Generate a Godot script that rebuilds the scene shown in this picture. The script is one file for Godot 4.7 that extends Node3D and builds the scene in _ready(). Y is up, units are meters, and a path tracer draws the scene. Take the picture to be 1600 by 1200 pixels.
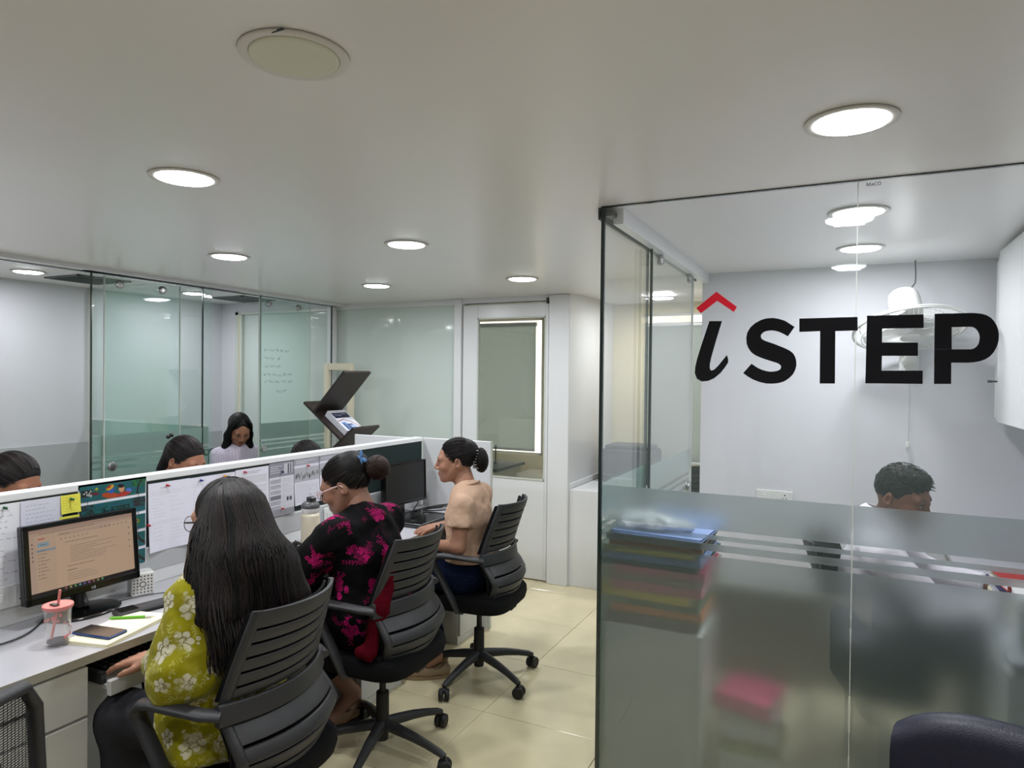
extends Node3D
# An open-plan office with glass cabins. World: camera at (0, 1.6, 0), -z along the desks, +x to the right.

const CEIL := 2.223
const CABIN_CEIL := 2.28
const LAMP_POWER := 0.86
const LAMP_GLOW := 16.0
const WHITE_LAMP := Color(0.97, 0.983, 1.0)
const GLASS_Z := -2.4

var M := {}
var used := {}
var rng := RandomNumberGenerator.new()


# ---------------------------------------------------------------- mesh buffers
class MB:
	var v := PackedVector3Array()
	var n := PackedVector3Array()
	var uv := PackedVector2Array()
	var c := PackedColorArray()
	var ix := PackedInt32Array()
	var x := Transform3D()

	func flat(pts: Array, uvs: Array = []) -> void:  # a flat polygon, counter-clockwise seen from its front
		var a: Vector3 = x * pts[0]
		var nn := Vector3.ZERO
		for i in range(1, pts.size() - 1):
			nn += (x * pts[i] - a).cross(x * pts[i + 1] - a)
		nn = nn.normalized()
		var s := v.size()
		for i in pts.size():
			v.append(x * pts[i])
			n.append(nn)
			uv.append(uvs[i] if uvs.size() else Vector2.ZERO)
		for i in range(1, pts.size() - 1):
			ix.append_array([s, s + i + 1, s + i])

	func box(lo: Vector3, hi: Vector3, b := 0.0) -> void:  # b chamfers every edge
		b = minf(b, minf(minf(hi.x - lo.x, hi.y - lo.y), hi.z - lo.z) * 0.45)
		var mid := (lo + hi) * 0.5
		var h := (hi - lo) * 0.5
		var ax := [Vector3.RIGHT, Vector3.UP, Vector3.BACK]
		var corner := func(sx: float, sy: float, sz: float, k: int) -> Vector3:
			var s := [sx, sy, sz]
			var p := mid
			for i in 3:
				p[i] += s[i] * (h[i] - (0.0 if i == k else b))
			return p
		for k in 3:
			var i := (k + 1) % 3
			var j := (k + 2) % 3
			for sg in [-1.0, 1.0]:
				var q := []
				for st in [[-1, -1], [1, -1], [1, 1], [-1, 1]]:
					var s := [0.0, 0.0, 0.0]
					s[k] = sg
					s[i] = st[0] * 1.0
					s[j] = st[1] * sg
					q.append(corner.call(s[0], s[1], s[2], k))
				out(q, mid, [Vector2(0, 1), Vector2(1, 1), Vector2(1, 0), Vector2(0, 0)])
		if b <= 0.0:
			return
		for k in 3:
			var i := (k + 1) % 3
			var j := (k + 2) % 3
			for si in [-1.0, 1.0]:
				for sj in [-1.0, 1.0]:
					var q := []
					for e in [[-1.0, i], [1.0, i], [1.0, j], [-1.0, j]]:
						var s := [0.0, 0.0, 0.0]
						s[k] = e[0]
						s[i] = si
						s[j] = sj
						q.append(corner.call(s[0], s[1], s[2], e[1]))
					out(q, mid)
		for sx in [-1.0, 1.0]:
			for sy in [-1.0, 1.0]:
				for sz in [-1.0, 1.0]:
					out([corner.call(sx, sy, sz, 0), corner.call(sx, sy, sz, 1), corner.call(sx, sy, sz, 2)], mid)

	func out(q: Array, mid: Vector3, uvs: Array = []) -> void:  # a flat polygon turned away from mid
		var nn: Vector3 = (q[1] - q[0]).cross(q[2] - q[0])
		if nn.dot(q[0] - mid) < 0.0:
			q = q.duplicate()
			q.reverse()
			uvs = uvs.duplicate()
			uvs.reverse()
		flat(q, uvs)

	func cbox(at: Vector3, size: Vector3, b := 0.0) -> void:
		box(at - size * 0.5, at + size * 0.5, b)

	# rings of equal length joined into one smooth skin; wrap closes each ring, caps close the ends
	func shell(rings: Array, wrap := true, caps := true) -> void:
		var m: int = rings[0].size()
		var r := rings.size()
		var s := v.size()
		for i in r:
			for j in m:
				v.append(x * rings[i][j])
				n.append(Vector3.ZERO)
				uv.append(Vector2(float(j) / (m if wrap else m - 1), float(i) / maxi(r - 1, 1)))
		var f := PackedInt32Array()
		for i in r - 1:
			for j in (m if wrap else m - 1):
				var a := s + i * m + j
				var b := s + i * m + (j + 1) % m
				f.append_array([a, b, b + m, a, b + m, a + m])
		var mids := []
		if caps and wrap:
			for e in [0, r - 1]:
				var p := Vector3.ZERO
				for j in m:
					p += x * rings[e][j]
				p /= m
				var cs := v.size()
				v.append(p)
				n.append(Vector3.ZERO)
				uv.append(Vector2(0.5, 0.5))
				for j in m:
					v.append(x * rings[e][j])
					n.append(Vector3.ZERO)
					uv.append(Vector2(0.5, 0.5) + 0.5 * Vector2.from_angle(TAU * j / m))
				for j in m:
					var a := cs + 1 + j
					var b := cs + 1 + (j + 1) % m
					f.append_array([cs, b, a] if e == 0 else [cs, a, b])
		var volume := 0.0
		var o: Vector3 = v[s]
		for k in range(0, f.size(), 3):
			volume += (v[f[k]] - o).dot((v[f[k + 1]] - o).cross(v[f[k + 2]] - o))
		for k in range(0, f.size(), 3):
			var a := f[k]
			var b := f[k + 1] if volume >= 0.0 else f[k + 2]
			var d := f[k + 2] if volume >= 0.0 else f[k + 1]
			var nn := (v[b] - v[a]).cross(v[d] - v[a])
			n[a] += nn
			n[b] += nn
			n[d] += nn
			ix.append_array([a, d, b])
		for k in range(s, v.size()):
			n[k] = n[k].normalized() if n[k].length_squared() > 1e-20 else Vector3.UP

	func tube(path: Array, radius, sides := 8, caps := true, flatten := Vector2.ONE) -> void:
		var rings := []
		var up := Vector3.UP
		var t0: Vector3 = (path[1] - path[0]).normalized()
		if absf(t0.dot(up)) > 0.9:
			up = Vector3.RIGHT
		var side := t0.cross(up).normalized()
		for i in path.size():
			var t: Vector3 = (path[mini(i + 1, path.size() - 1)] - path[maxi(i - 1, 0)]).normalized()
			side = (side - t * side.dot(t)).normalized()
			var other := t.cross(side)
			var r: float = radius[i] if radius is Array else radius
			var ring := []
			for k in sides:
				var a := TAU * k / sides
				ring.append(path[i] + (side * cos(a) * flatten.x + other * sin(a) * flatten.y) * r)
			rings.append(ring)
		shell(rings, true, caps)

	func lathe(profile: Array, seg := 24, caps := true) -> void:  # profile of (radius, y) turned about the y axis
		var rings := []
		for p in profile:
			var ring := []
			for k in seg:
				var a := TAU * k / seg
				ring.append(Vector3(cos(a) * p.x, p.y, sin(a) * p.x))
			rings.append(ring)
		shell(rings, true, caps)

	# a polygon in x and y given depth along z
	func prism(poly: PackedVector2Array, z0: float, z1: float) -> void:
		if Geometry2D.is_polygon_clockwise(poly):
			poly = poly.duplicate()
			poly.reverse()
		var t := Geometry2D.triangulate_polygon(poly)
		for k in range(0, t.size(), 3):
			var a := poly[t[k]]
			var b := poly[t[k + 1]]
			var d := poly[t[k + 2]]
			if (b - a).cross(d - a) < 0.0:
				var e := b
				b = d
				d = e
			flat([Vector3(a.x, a.y, z1), Vector3(b.x, b.y, z1), Vector3(d.x, d.y, z1)])
			flat([Vector3(a.x, a.y, z0), Vector3(d.x, d.y, z0), Vector3(b.x, b.y, z0)])
		for k in poly.size():
			var a := poly[k]
			var b := poly[(k + 1) % poly.size()]
			flat([Vector3(a.x, a.y, z0), Vector3(b.x, b.y, z0), Vector3(b.x, b.y, z1), Vector3(a.x, a.y, z1)])

	func ball(at: Vector3, r: Vector3, seg := 16) -> void:
		var old := x
		x = x * Transform3D(Basis.from_scale(r), at)
		var prof := []
		for i in seg / 2 + 1:
			var a := PI * i / (seg / 2)
			prof.append(Vector2(maxf(sin(a), 0.001), -cos(a)))
		lathe(prof, seg, true)
		x = old

	func mesh() -> ArrayMesh:
		var a := []
		a.resize(Mesh.ARRAY_MAX)
		a[Mesh.ARRAY_VERTEX] = v
		a[Mesh.ARRAY_NORMAL] = n
		a[Mesh.ARRAY_TEX_UV] = uv
		if c.size():
			while c.size() < v.size():
				c.append(Color.WHITE)
			a[Mesh.ARRAY_COLOR] = c
		a[Mesh.ARRAY_INDEX] = ix
		var m := ArrayMesh.new()
		m.add_surface_from_arrays(Mesh.PRIMITIVE_TRIANGLES, a)
		return m


# ---------------------------------------------------------------- soft bodies: smooth unions of tapered limbs, meshed as surface nets
class Soft:
	var P := []  # [kind, a, b, ra, rb, k, inverse, radii]
	var noise: FastNoiseLite
	var amp := 0.0
	var cuts := []  # [normal, distance, k]: keep what lies behind the plane

	func limb(a: Vector3, b: Vector3, ra: float, rb: float, k := 0.02) -> void:
		P.append([0, a, b, ra, rb, k])

	func sleeve(a: Vector3, b: Vector3, ra: float, rb: float, k := 0.02) -> void:  # flat end at b
		P.append([1, a, b, ra, rb, k])

	func egg(at: Vector3, r: Vector3, k := 0.02, basis := Basis(), carve := false) -> void:
		P.append([3 if carve else 2, at, r, 0.0, 0.0, k, basis.inverse()])

	func chain(pts: Array, radii: Array, k := 0.02) -> void:
		for i in pts.size() - 1:
			limb(pts[i], pts[i + 1], radii[i], radii[i + 1], k)

	func one(q: Array, p: Vector3) -> float:
		if q[0] < 2:
			var a: Vector3 = q[1]
			var ba: Vector3 = q[2] - a
			var pa := p - a
			var l := ba.length_squared()
			var h := pa.dot(ba) / l
			var hc := clampf(h, 0.0, 1.0)
			var d: float = (pa - ba * hc).length() - lerpf(q[3], q[4], hc)
			if q[0] == 1:
				var far := (h - 1.0) * sqrt(l)
				if far > 0.0:
					var side: float = (pa - ba * h).length() - q[4]
					return maxf(side, far)
				return maxf(d, far)
			return d
		var r: Vector3 = q[2]
		var e: Vector3 = q[6] * (p - q[1])
		var s := e / r
		var k0 := s.length()
		var k1 := (s / r).length()
		return k0 * (k0 - 1.0) / k1 if k1 > 1e-6 else -minf(r.x, minf(r.y, r.z))

	func dist(p: Vector3, L: Array) -> float:
		var d := 10.0
		for q in L:
			var e := one(q, p)
			var k: float = q[5]
			if q[0] == 3:
				var h := maxf(k - absf(d + e), 0.0)
				d = maxf(d, -e) + h * h * 0.25 / k
			else:
				var h := maxf(k - absf(d - e), 0.0)
				d = minf(d, e) - h * h * 0.25 / k
		if noise:
			d += noise.get_noise_3dv(p) * amp
		for q in cuts:
			d = maxf(d, q[0].dot(p) - q[1])
		return d

	func into(mb: MB, cell: float, paint = null, N := 6) -> void:
		var lo := Vector3.ONE * 1e9
		var hi := -lo
		for q in P:
			if q[0] == 3:
				continue
			if q[0] < 2:
				var r := maxf(q[3], q[4])
				lo = lo.min(q[1] - Vector3.ONE * r).min(q[2] - Vector3.ONE * r)
				hi = hi.max(q[1] + Vector3.ONE * r).max(q[2] + Vector3.ONE * r)
			else:
				var r: float = maxf(q[2].x, maxf(q[2].y, q[2].z))
				lo = lo.min(q[1] - Vector3.ONE * r)
				hi = hi.max(q[1] + Vector3.ONE * r)
		lo -= Vector3.ONE * (cell * 2.0 + amp)
		hi += Vector3.ONE * (cell * 2.0 + amp)
		var nb := Vector3i(((hi - lo) / (cell * N)).ceil())
		var half := cell * N * 0.866
		var slack := amp
		for q in P:
			slack = maxf(slack, q[5] * 0.3 + amp)
		var blocks := {}
		var W := N + 1
		for bz in nb.z:
			for by in nb.y:
				for bx in nb.x:
					var o := lo + Vector3(bx, by, bz) * (cell * N)
					var mid := o + Vector3.ONE * (cell * N * 0.5)
					var L := []
					var best := 1e9
					var D := []
					for q in P:
						var e := one(q, mid)
						D.append(e)
						if q[0] != 3:
							best = minf(best, e)
					if best > half * 1.2 + slack or best < -half * 1.5 - slack:
						continue
					for i in P.size():
						if D[i] < (maxf(best, -half) if P[i][0] != 3 else 0.0) + 2.2 * half + P[i][5]:
							L.append(P[i])
					var val := PackedFloat32Array()
					val.resize(W * W * W)
					var k := 0
					var neg := false
					var pos := false
					for z in W:
						for y in W:
							for xx in W:
								var d := dist(o + Vector3(xx, y, z) * cell, L)
								val[k] = d
								k += 1
								if d < 0.0:
									neg = true
								else:
									pos = true
					if neg and pos:
						blocks[Vector3i(bx, by, bz)] = val
		var at := {}
		var start := mb.v.size()
		for b in blocks:
			var val: PackedFloat32Array = blocks[b]
			for z in N:
				for y in N:
					for xx in N:
						var i0 := (z * W + y) * W + xx
						var c8 := [val[i0], val[i0 + 1], val[i0 + W], val[i0 + W + 1], val[i0 + W * W], val[i0 + W * W + 1], val[i0 + W * W + W], val[i0 + W * W + W + 1]]
						var ins := 0
						for d in c8:
							if d < 0.0:
								ins += 1
						if ins == 0 or ins == 8:
							continue
						var sum := Vector3.ZERO
						var cnt := 0
						for e in [[0, 1], [2, 3], [4, 5], [6, 7], [0, 2], [1, 3], [4, 6], [5, 7], [0, 4], [1, 5], [2, 6], [3, 7]]:
							var da: float = c8[e[0]]
							var db: float = c8[e[1]]
							if (da < 0.0) != (db < 0.0):
								var t := da / (da - db)
								var pa := Vector3(e[0] & 1, (e[0] >> 1) & 1, e[0] >> 2)
								var pb := Vector3(e[1] & 1, (e[1] >> 1) & 1, e[1] >> 2)
								sum += pa.lerp(pb, t)
								cnt += 1
						var g := Vector3i(b.x * N + xx, b.y * N + y, b.z * N + z)
						at[g] = mb.v.size()
						var p := lo + (Vector3(g) + sum / cnt) * cell
						mb.v.append(mb.x * p)
						mb.n.append(Vector3.ZERO)
						mb.uv.append(Vector2.ZERO)
						if paint != null:
							mb.c.append(paint.call(p))
		for b in blocks:
			var val: PackedFloat32Array = blocks[b]
			for z in N:
				for y in N:
					for xx in N:
						var i0 := (z * W + y) * W + xx
						var a := val[i0]
						var g := Vector3i(b.x * N + xx, b.y * N + y, b.z * N + z)
						for ax in 3:
							var d := val[i0 + [1, W, W * W][ax]]
							if (a < 0.0) == (d < 0.0):
								continue
							var e1 := [Vector3i(0, 1, 0), Vector3i(0, 0, 1), Vector3i(1, 0, 0)][ax] as Vector3i
							var e2 := [Vector3i(0, 0, 1), Vector3i(1, 0, 0), Vector3i(0, 1, 0)][ax] as Vector3i
							var q := [g, g - e1, g - e1 - e2, g - e2]
							var okay := true
							for w in q:
								if not at.has(w):
									okay = false
							if not okay:
								continue
							var i := [at[q[0]], at[q[1]], at[q[2]], at[q[3]]]
							if a >= 0.0:
								i.reverse()
							for t in [[i[0], i[1], i[2]], [i[0], i[2], i[3]]]:
								var nn := (mb.v[t[1]] - mb.v[t[0]]).cross(mb.v[t[2]] - mb.v[t[0]])
								mb.n[t[0]] += nn
								mb.n[t[1]] += nn
								mb.n[t[2]] += nn
								mb.ix.append_array([t[0], t[2], t[1]])
		for k in range(start, mb.v.size()):
			mb.n[k] = mb.n[k].normalized() if mb.n[k].length_squared() > 1e-20 else Vector3.UP


# ---------------------------------------------------------------- pictures for flat print and cloth
class Pic:
	var im: Image
	var w: int
	var h: int

	func _init(ww: int, hh: int, c: Color) -> void:
		w = ww
		h = hh
		im = Image.create(w, h, true, Image.FORMAT_RGB8)
		im.fill(c)

	func rect(x: float, y: float, ww: float, hh: float, c: Color) -> void:
		im.fill_rect(Rect2i(int(x), int(y), maxi(int(ww), 1), maxi(int(hh), 1)), c)

	func dot(x: float, y: float, r: float, c: Color, wrap := false) -> void:
		egg(x, y, r, r, 0.0, c, wrap)

	func egg(x: float, y: float, rx: float, ry: float, turn: float, c: Color, wrap := false) -> void:
		var R := int(ceil(maxf(rx, ry)))
		var co := cos(turn)
		var si := sin(turn)
		for j in range(int(y) - R, int(y) + R + 1):
			for i in range(int(x) - R, int(x) + R + 1):
				var dx := i - x
				var dy := j - y
				var a := (dx * co + dy * si) / rx
				var b := (dy * co - dx * si) / ry
				if a * a + b * b <= 1.0:
					if wrap:
						im.set_pixel(posmod(i, w), posmod(j, h), c)
					elif i >= 0 and j >= 0 and i < w and j < h:
						im.set_pixel(i, j, c)

	func line(pts: Array, r: float, c: Color, wrap := false) -> void:  # flat list of x, y
		for k in range(0, pts.size() - 2, 2):
			var a := Vector2(pts[k], pts[k + 1])
			var b := Vector2(pts[k + 2], pts[k + 3])
			var steps := maxi(int(a.distance_to(b) / maxf(r * 0.7, 0.7)), 1)
			for s in steps + 1:
				var p := a.lerp(b, float(s) / steps)
				egg(p.x, p.y, maxf(r, 0.6), maxf(r, 0.6), 0.0, c, wrap)

	func text_rows(rg: RandomNumberGenerator, x: float, y: float, ww: float, rows: int, step: float, c: Color, thick := 1.0) -> void:  # rows of small unreadable print
		for k in rows:
			var px := x
			var end := x + ww * (rg.randf_range(0.45, 1.0) if rg.randf() < 0.4 else 1.0)
			while px < end:
				var l := rg.randf_range(3.0, 11.0)
				rect(px, y + k * step, minf(l, end - px), thick, c)
				px += l + 2.0

	func tex() -> ImageTexture:
		im.generate_mipmaps()
		return ImageTexture.create_from_image(im)


# ---------------------------------------------------------------- naming and materials
func obj(called: String, shape, material: Material, parent: Node = null, label := "") -> MeshInstance3D:
	var o := MeshInstance3D.new()
	o.mesh = shape.mesh() if shape is MB else shape
	o.material_override = material
	put(o, called, parent)
	if label:
		o.set_meta("label", label)
	return o


func put(o: Node3D, called: String, parent: Node = null) -> void:
	if parent == null:
		var k: int = used.get(called, 0)
		used[called] = k + 1
		o.name = called if k == 0 else "%s_%03d" % [called, k]
		add_child(o, true)
		return
	var key := "%d/%s" % [parent.get_instance_id(), called]
	var k: int = used.get(key, 0)
	used[key] = k + 1
	o.name = called if k == 0 else "%s_%03d" % [called, k]
	parent.add_child(o, true)


func tag(o: Node, label: String, category: String, group := "") -> void:
	o.set_meta("label", label)
	o.set_meta("category", category)
	if group:
		o.set_meta("group", group)


func thing(called: String, label: String, category: String, at := Vector3.ZERO, turn := 0.0, group := "") -> Node3D:
	var o := Node3D.new()
	put(o, called)
	o.position = at
	o.rotation_degrees.y = turn
	tag(o, label, category, group)
	return o


func struct(called: String, shape, material: Material, parent: Node = null) -> MeshInstance3D:
	var o := obj(called, shape, material, parent)
	if parent == null:
		o.set_meta("kind", "structure")
	return o


func copy(o: Node3D, called: String, label: String) -> Node3D:
	var d: Node3D = o.duplicate()
	var k: int = used.get(called, 0)
	used[called] = k + 1
	d.name = called if k == 0 else "%s_%03d" % [called, k]
	add_child(d, true)
	d.set_meta("label", label)
	return d


func boxes(list: Array, b := 0.0) -> MB:  # flat list of lo, hi pairs
	var m := MB.new()
	for k in range(0, list.size(), 2):
		m.box(list[k], list[k + 1], b)
	return m


func V(x: float, y: float, z: float) -> Vector3:
	return Vector3(x, y, z)


func mat(called: String, c: Color, rough := 0.6, spec := 0.5, metal := 0.0) -> StandardMaterial3D:
	var m := StandardMaterial3D.new()
	m.resource_name = called
	m.albedo_color = c
	m.roughness = rough
	m.metallic = metal
	m.metallic_specular = spec
	M[called] = m
	return m


func noise_tex(freq: float, octaves: int, lo: Color, hi: Color, size := 256, normal := false, bump := 4.0) -> NoiseTexture2D:
	var f := FastNoiseLite.new()
	f.seed = 11 + int(freq * 1000.0)
	f.frequency = freq
	f.fractal_octaves = octaves
	var t := NoiseTexture2D.new()
	t.width = size
	t.height = size
	t.seamless = true
	t.noise = f
	if normal:
		t.as_normal_map = true
		t.bump_strength = bump
	else:
		var g := Gradient.new()
		g.colors = PackedColorArray([lo, hi])
		g.offsets = PackedFloat32Array([0.2, 0.8])
		t.color_ramp = g
	return t


func triplanar(m: StandardMaterial3D, scale: float, world := true) -> void:
	m.uv1_triplanar = true
	m.uv1_world_triplanar = world
	m.uv1_scale = Vector3.ONE * scale
	m.uv1_triplanar_sharpness = 6.0


func glass(called: String, tint: Color, alpha: float) -> void:
	var m := mat(called, tint, 0.02)
	m.albedo_color = Color(tint.r, tint.g, tint.b, alpha)
	m.transparency = BaseMaterial3D.TRANSPARENCY_ALPHA
	m.cull_mode = BaseMaterial3D.CULL_DISABLED


func materials() -> void:
	var m := mat("ceiling_paint", Color(0.93, 0.925, 0.925), 0.28, 0.5)
	m.normal_enabled = true
	m.normal_texture = noise_tex(0.01, 2, Color.BLACK, Color.WHITE, 256, true, 1.0)
	m.normal_scale = 0.25
	triplanar(m, 0.35)
	mat("wall_paint", Color(0.83, 0.83, 0.85), 0.55, 0.4)
	mat("laminate", Color(0.88, 0.885, 0.89), 0.28, 0.5)
	mat("wainscot", Color(0.72, 0.73, 0.74), 0.35)
	m = mat("tile", Color(0.91, 0.86, 0.715), 0.16, 0.5)
	m.albedo_texture = noise_tex(0.012, 4, Color(0.97, 0.97, 0.965), Color(1, 1, 1), 512)
	triplanar(m, 0.6)
	mat("grout", Color(0.42, 0.36, 0.29), 0.9)
	m = mat("desk_top", Color(0.7, 0.7, 0.72), 0.35, 0.5)
	mat("desk_edge", Color(0.66, 0.645, 0.6), 0.5)
	mat("cabinet", Color(0.84, 0.84, 0.83), 0.3)
	mat("dark_gap", Color(0.03, 0.03, 0.035), 0.8)
	glass("clear_glass", Color(0.72, 0.86, 0.82), 0.03)
	glass("green_glass", Color(0.52, 0.8, 0.72), 0.11)
	glass("cup_plastic", Color(0.95, 0.95, 0.95), 0.07)
	mat("glass_edge", Color(0.07, 0.14, 0.13), 0.15, 0.6)
	mat("seal", Color(0.78, 0.8, 0.77), 0.35)
	m = mat("frost", Color(0.8, 0.83, 0.83), 0.36, 0.5)
	m.albedo_color.a = 0.035
	m.refraction_enabled = true
	m.refraction_scale = 0.033
	m = mat("frost_green", Color(0.66, 0.76, 0.73), 0.45, 0.5)
	m.albedo_color.a = 0.4
	m.refraction_enabled = true
	m.refraction_scale = 0.03
	mat("back_painted", Color(0.79, 0.83, 0.81), 0.06, 0.5)
	mat("steel", Color(0.72, 0.72, 0.72), 0.22, 0.5, 1.0)
	mat("dark_steel", Color(0.3, 0.31, 0.32), 0.35, 0.5, 0.9)
	mat("track", Color(0.34, 0.35, 0.35), 0.4, 0.5, 0.6)
	m = mat("lamp_on", Color(1, 1, 1), 0.5)
	m.emission_enabled = true
	m.emission = WHITE_LAMP
	m.emission_energy_multiplier = LAMP_GLOW
	mat("lamp_off", Color(0.86, 0.87, 0.79), 0.4)
	mat("lamp_rim", Color(0.86, 0.85, 0.83), 0.35)
	m = mat("black_plastic", Color(0.175, 0.175, 0.185), 0.5, 0.5)
	m.normal_enabled = true
	m.normal_texture = noise_tex(0.2, 2, Color.BLACK, Color.WHITE, 128, true, 2.0)
	m.normal_scale = 0.15
	triplanar(m, 12.0, false)
	mat("gloss_black", Color(0.035, 0.037, 0.04), 0.18, 0.5)
	mat("screen_off", Color(0.075, 0.075, 0.08), 0.35, 0.5)
	m = mat("seat_cloth", Color(0.075, 0.077, 0.09), 0.9, 0.3)
	m.albedo_texture = noise_tex(0.3, 2, Color(0.75, 0.75, 0.75), Color(1, 1, 1), 128)
	m.normal_enabled = true
	m.normal_texture = noise_tex(0.35, 2, Color.BLACK, Color.WHITE, 128, true, 4.0)
	triplanar(m, 14.0, false)
	mat("wheel", Color(0.07, 0.07, 0.075), 0.55)
	m = mat("skin_fair", Color(1, 1, 1), 0.5, 0.4)
	m.vertex_color_use_as_albedo = true
	m.subsurf_scatter_enabled = true
	m.subsurf_scatter_strength = 0.05
	m = mat("hair", Color(0.05, 0.04, 0.037), 0.58, 0.35)
	m = mat("hair_strand", Color(1, 1, 1), 0.5, 0.4)
	m.vertex_color_use_as_albedo = true
	m = mat("hair_brown", Color(0.15, 0.085, 0.065), 0.6, 0.35)
	mat("eye_white", Color(0.8, 0.78, 0.76), 0.2)
	mat("iris", Color(0.05, 0.03, 0.025), 0.1)
	mat("paper", Color(0.9, 0.9, 0.93), 0.7, 0.3)
	mat("cream_paper", Color(0.93, 0.91, 0.8), 0.75, 0.3)
	mat("cable", Color(0.04, 0.04, 0.045), 0.5)
	mat("white_plastic", Color(0.86, 0.86, 0.85), 0.35)
	m = mat("board_cloth", Color(0.2, 0.245, 0.24), 0.9, 0.2)
	m.albedo_texture = noise_tex(0.4, 2, Color(0.8, 0.8, 0.8), Color(1, 1, 1), 128)
	triplanar(m, 10.0)
	m = mat("dark_wood", Color(0.2, 0.165, 0.155), 0.45)
	var f := Pic.new(256, 256, Color(0.9, 0.9, 0.9))
	var rg := RandomNumberGenerator.new()
	rg.seed = 5
	for k in 90:
		var y := rg.randf() * 256.0
		f.line([0, y, 128, y + rg.randf_range(-6, 6), 256, y], rg.randf_range(0.5, 1.6), Color.from_hsv(0.05, 0.1, rg.randf_range(0.7, 1.0)), true)
	m.albedo_texture = f.tex()
	triplanar(m, 3.0)
	mat("cream_wood", Color(0.86, 0.83, 0.74), 0.5)
	m = mat("navy_leather", Color(0.105, 0.11, 0.19), 0.42, 0.5)
	m.normal_enabled = true
	m.normal_texture = noise_tex(0.12, 3, Color.BLACK, Color.WHITE, 256, true, 3.0)
	m.normal_scale = 0.4
	triplanar(m, 9.0)
	m = mat("blind", Color(0.6, 0.62, 0.62), 0.85, 0.2)
	m.backlight_enabled = true
	m.backlight = Color(0.9, 0.945, 0.93)
	m.albedo_texture = noise_tex(0.5, 2, Color(0.9, 0.9, 0.9), Color(1, 1, 1), 128)
	triplanar(m, 8.0)
	mat("warm_paint", Color(0.93, 0.88, 0.72), 0.6)
	mat("sign_black", Color(0.02, 0.022, 0.035), 0.12, 0.5)
	mat("sign_red", Color(0.72, 0.03, 0.13), 0.3, 0.5)
	cloths(rg)


func flower(p: Pic, rg: RandomNumberGenerator, x: float, y: float, r: float, c: Color, dark: Color) -> void:
	var a0 := rg.randf() * TAU
	var petals := rg.randi_range(5, 7)
	for k in petals:
		var a := a0 + TAU * k / petals
		p.egg(x + cos(a) * r * 0.62, y + sin(a) * r * 0.62, r * 0.5, r * 0.36, a, c, true)
	p.egg(x, y, r * 0.5, r * 0.5, 0, c, true)
	for k in petals:
		var a := a0 + TAU * (k + 0.5) / petals
		p.line([x + cos(a) * r * 0.3, y + sin(a) * r * 0.3, x + cos(a) * r * 0.95, y + sin(a) * r * 0.95], r * 0.05, dark, true)
	for k in 9:
		var a := rg.randf() * TAU
		var b := a + rg.randf_range(0.6, 1.4)
		var q := r * rg.randf_range(0.15, 0.6)
		p.line([x + cos(a) * q, y + sin(a) * q, x + cos((a + b) / 2) * q * 1.15, y + sin((a + b) / 2) * q * 1.15, x + cos(b) * q, y + sin(b) * q], r * 0.045, dark, true)


func sprig(p: Pic, rg: RandomNumberGenerator, x: float, y: float, l: float, c: Color) -> void:
	var a := rg.randf() * TAU
	var pts := [x, y]
	for k in 5:
		a += rg.randf_range(-0.5, 0.5)
		x += cos(a) * l / 5
		y += sin(a) * l / 5
		pts.append_array([x, y])
		for s in [-1, 1]:
			var b: float = a + s * 0.9
			p.egg(x + cos(b) * l * 0.11, y + sin(b) * l * 0.11, l * 0.1, l * 0.045, b, c, true)
	p.line(pts, 1.1, c, true)


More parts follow.
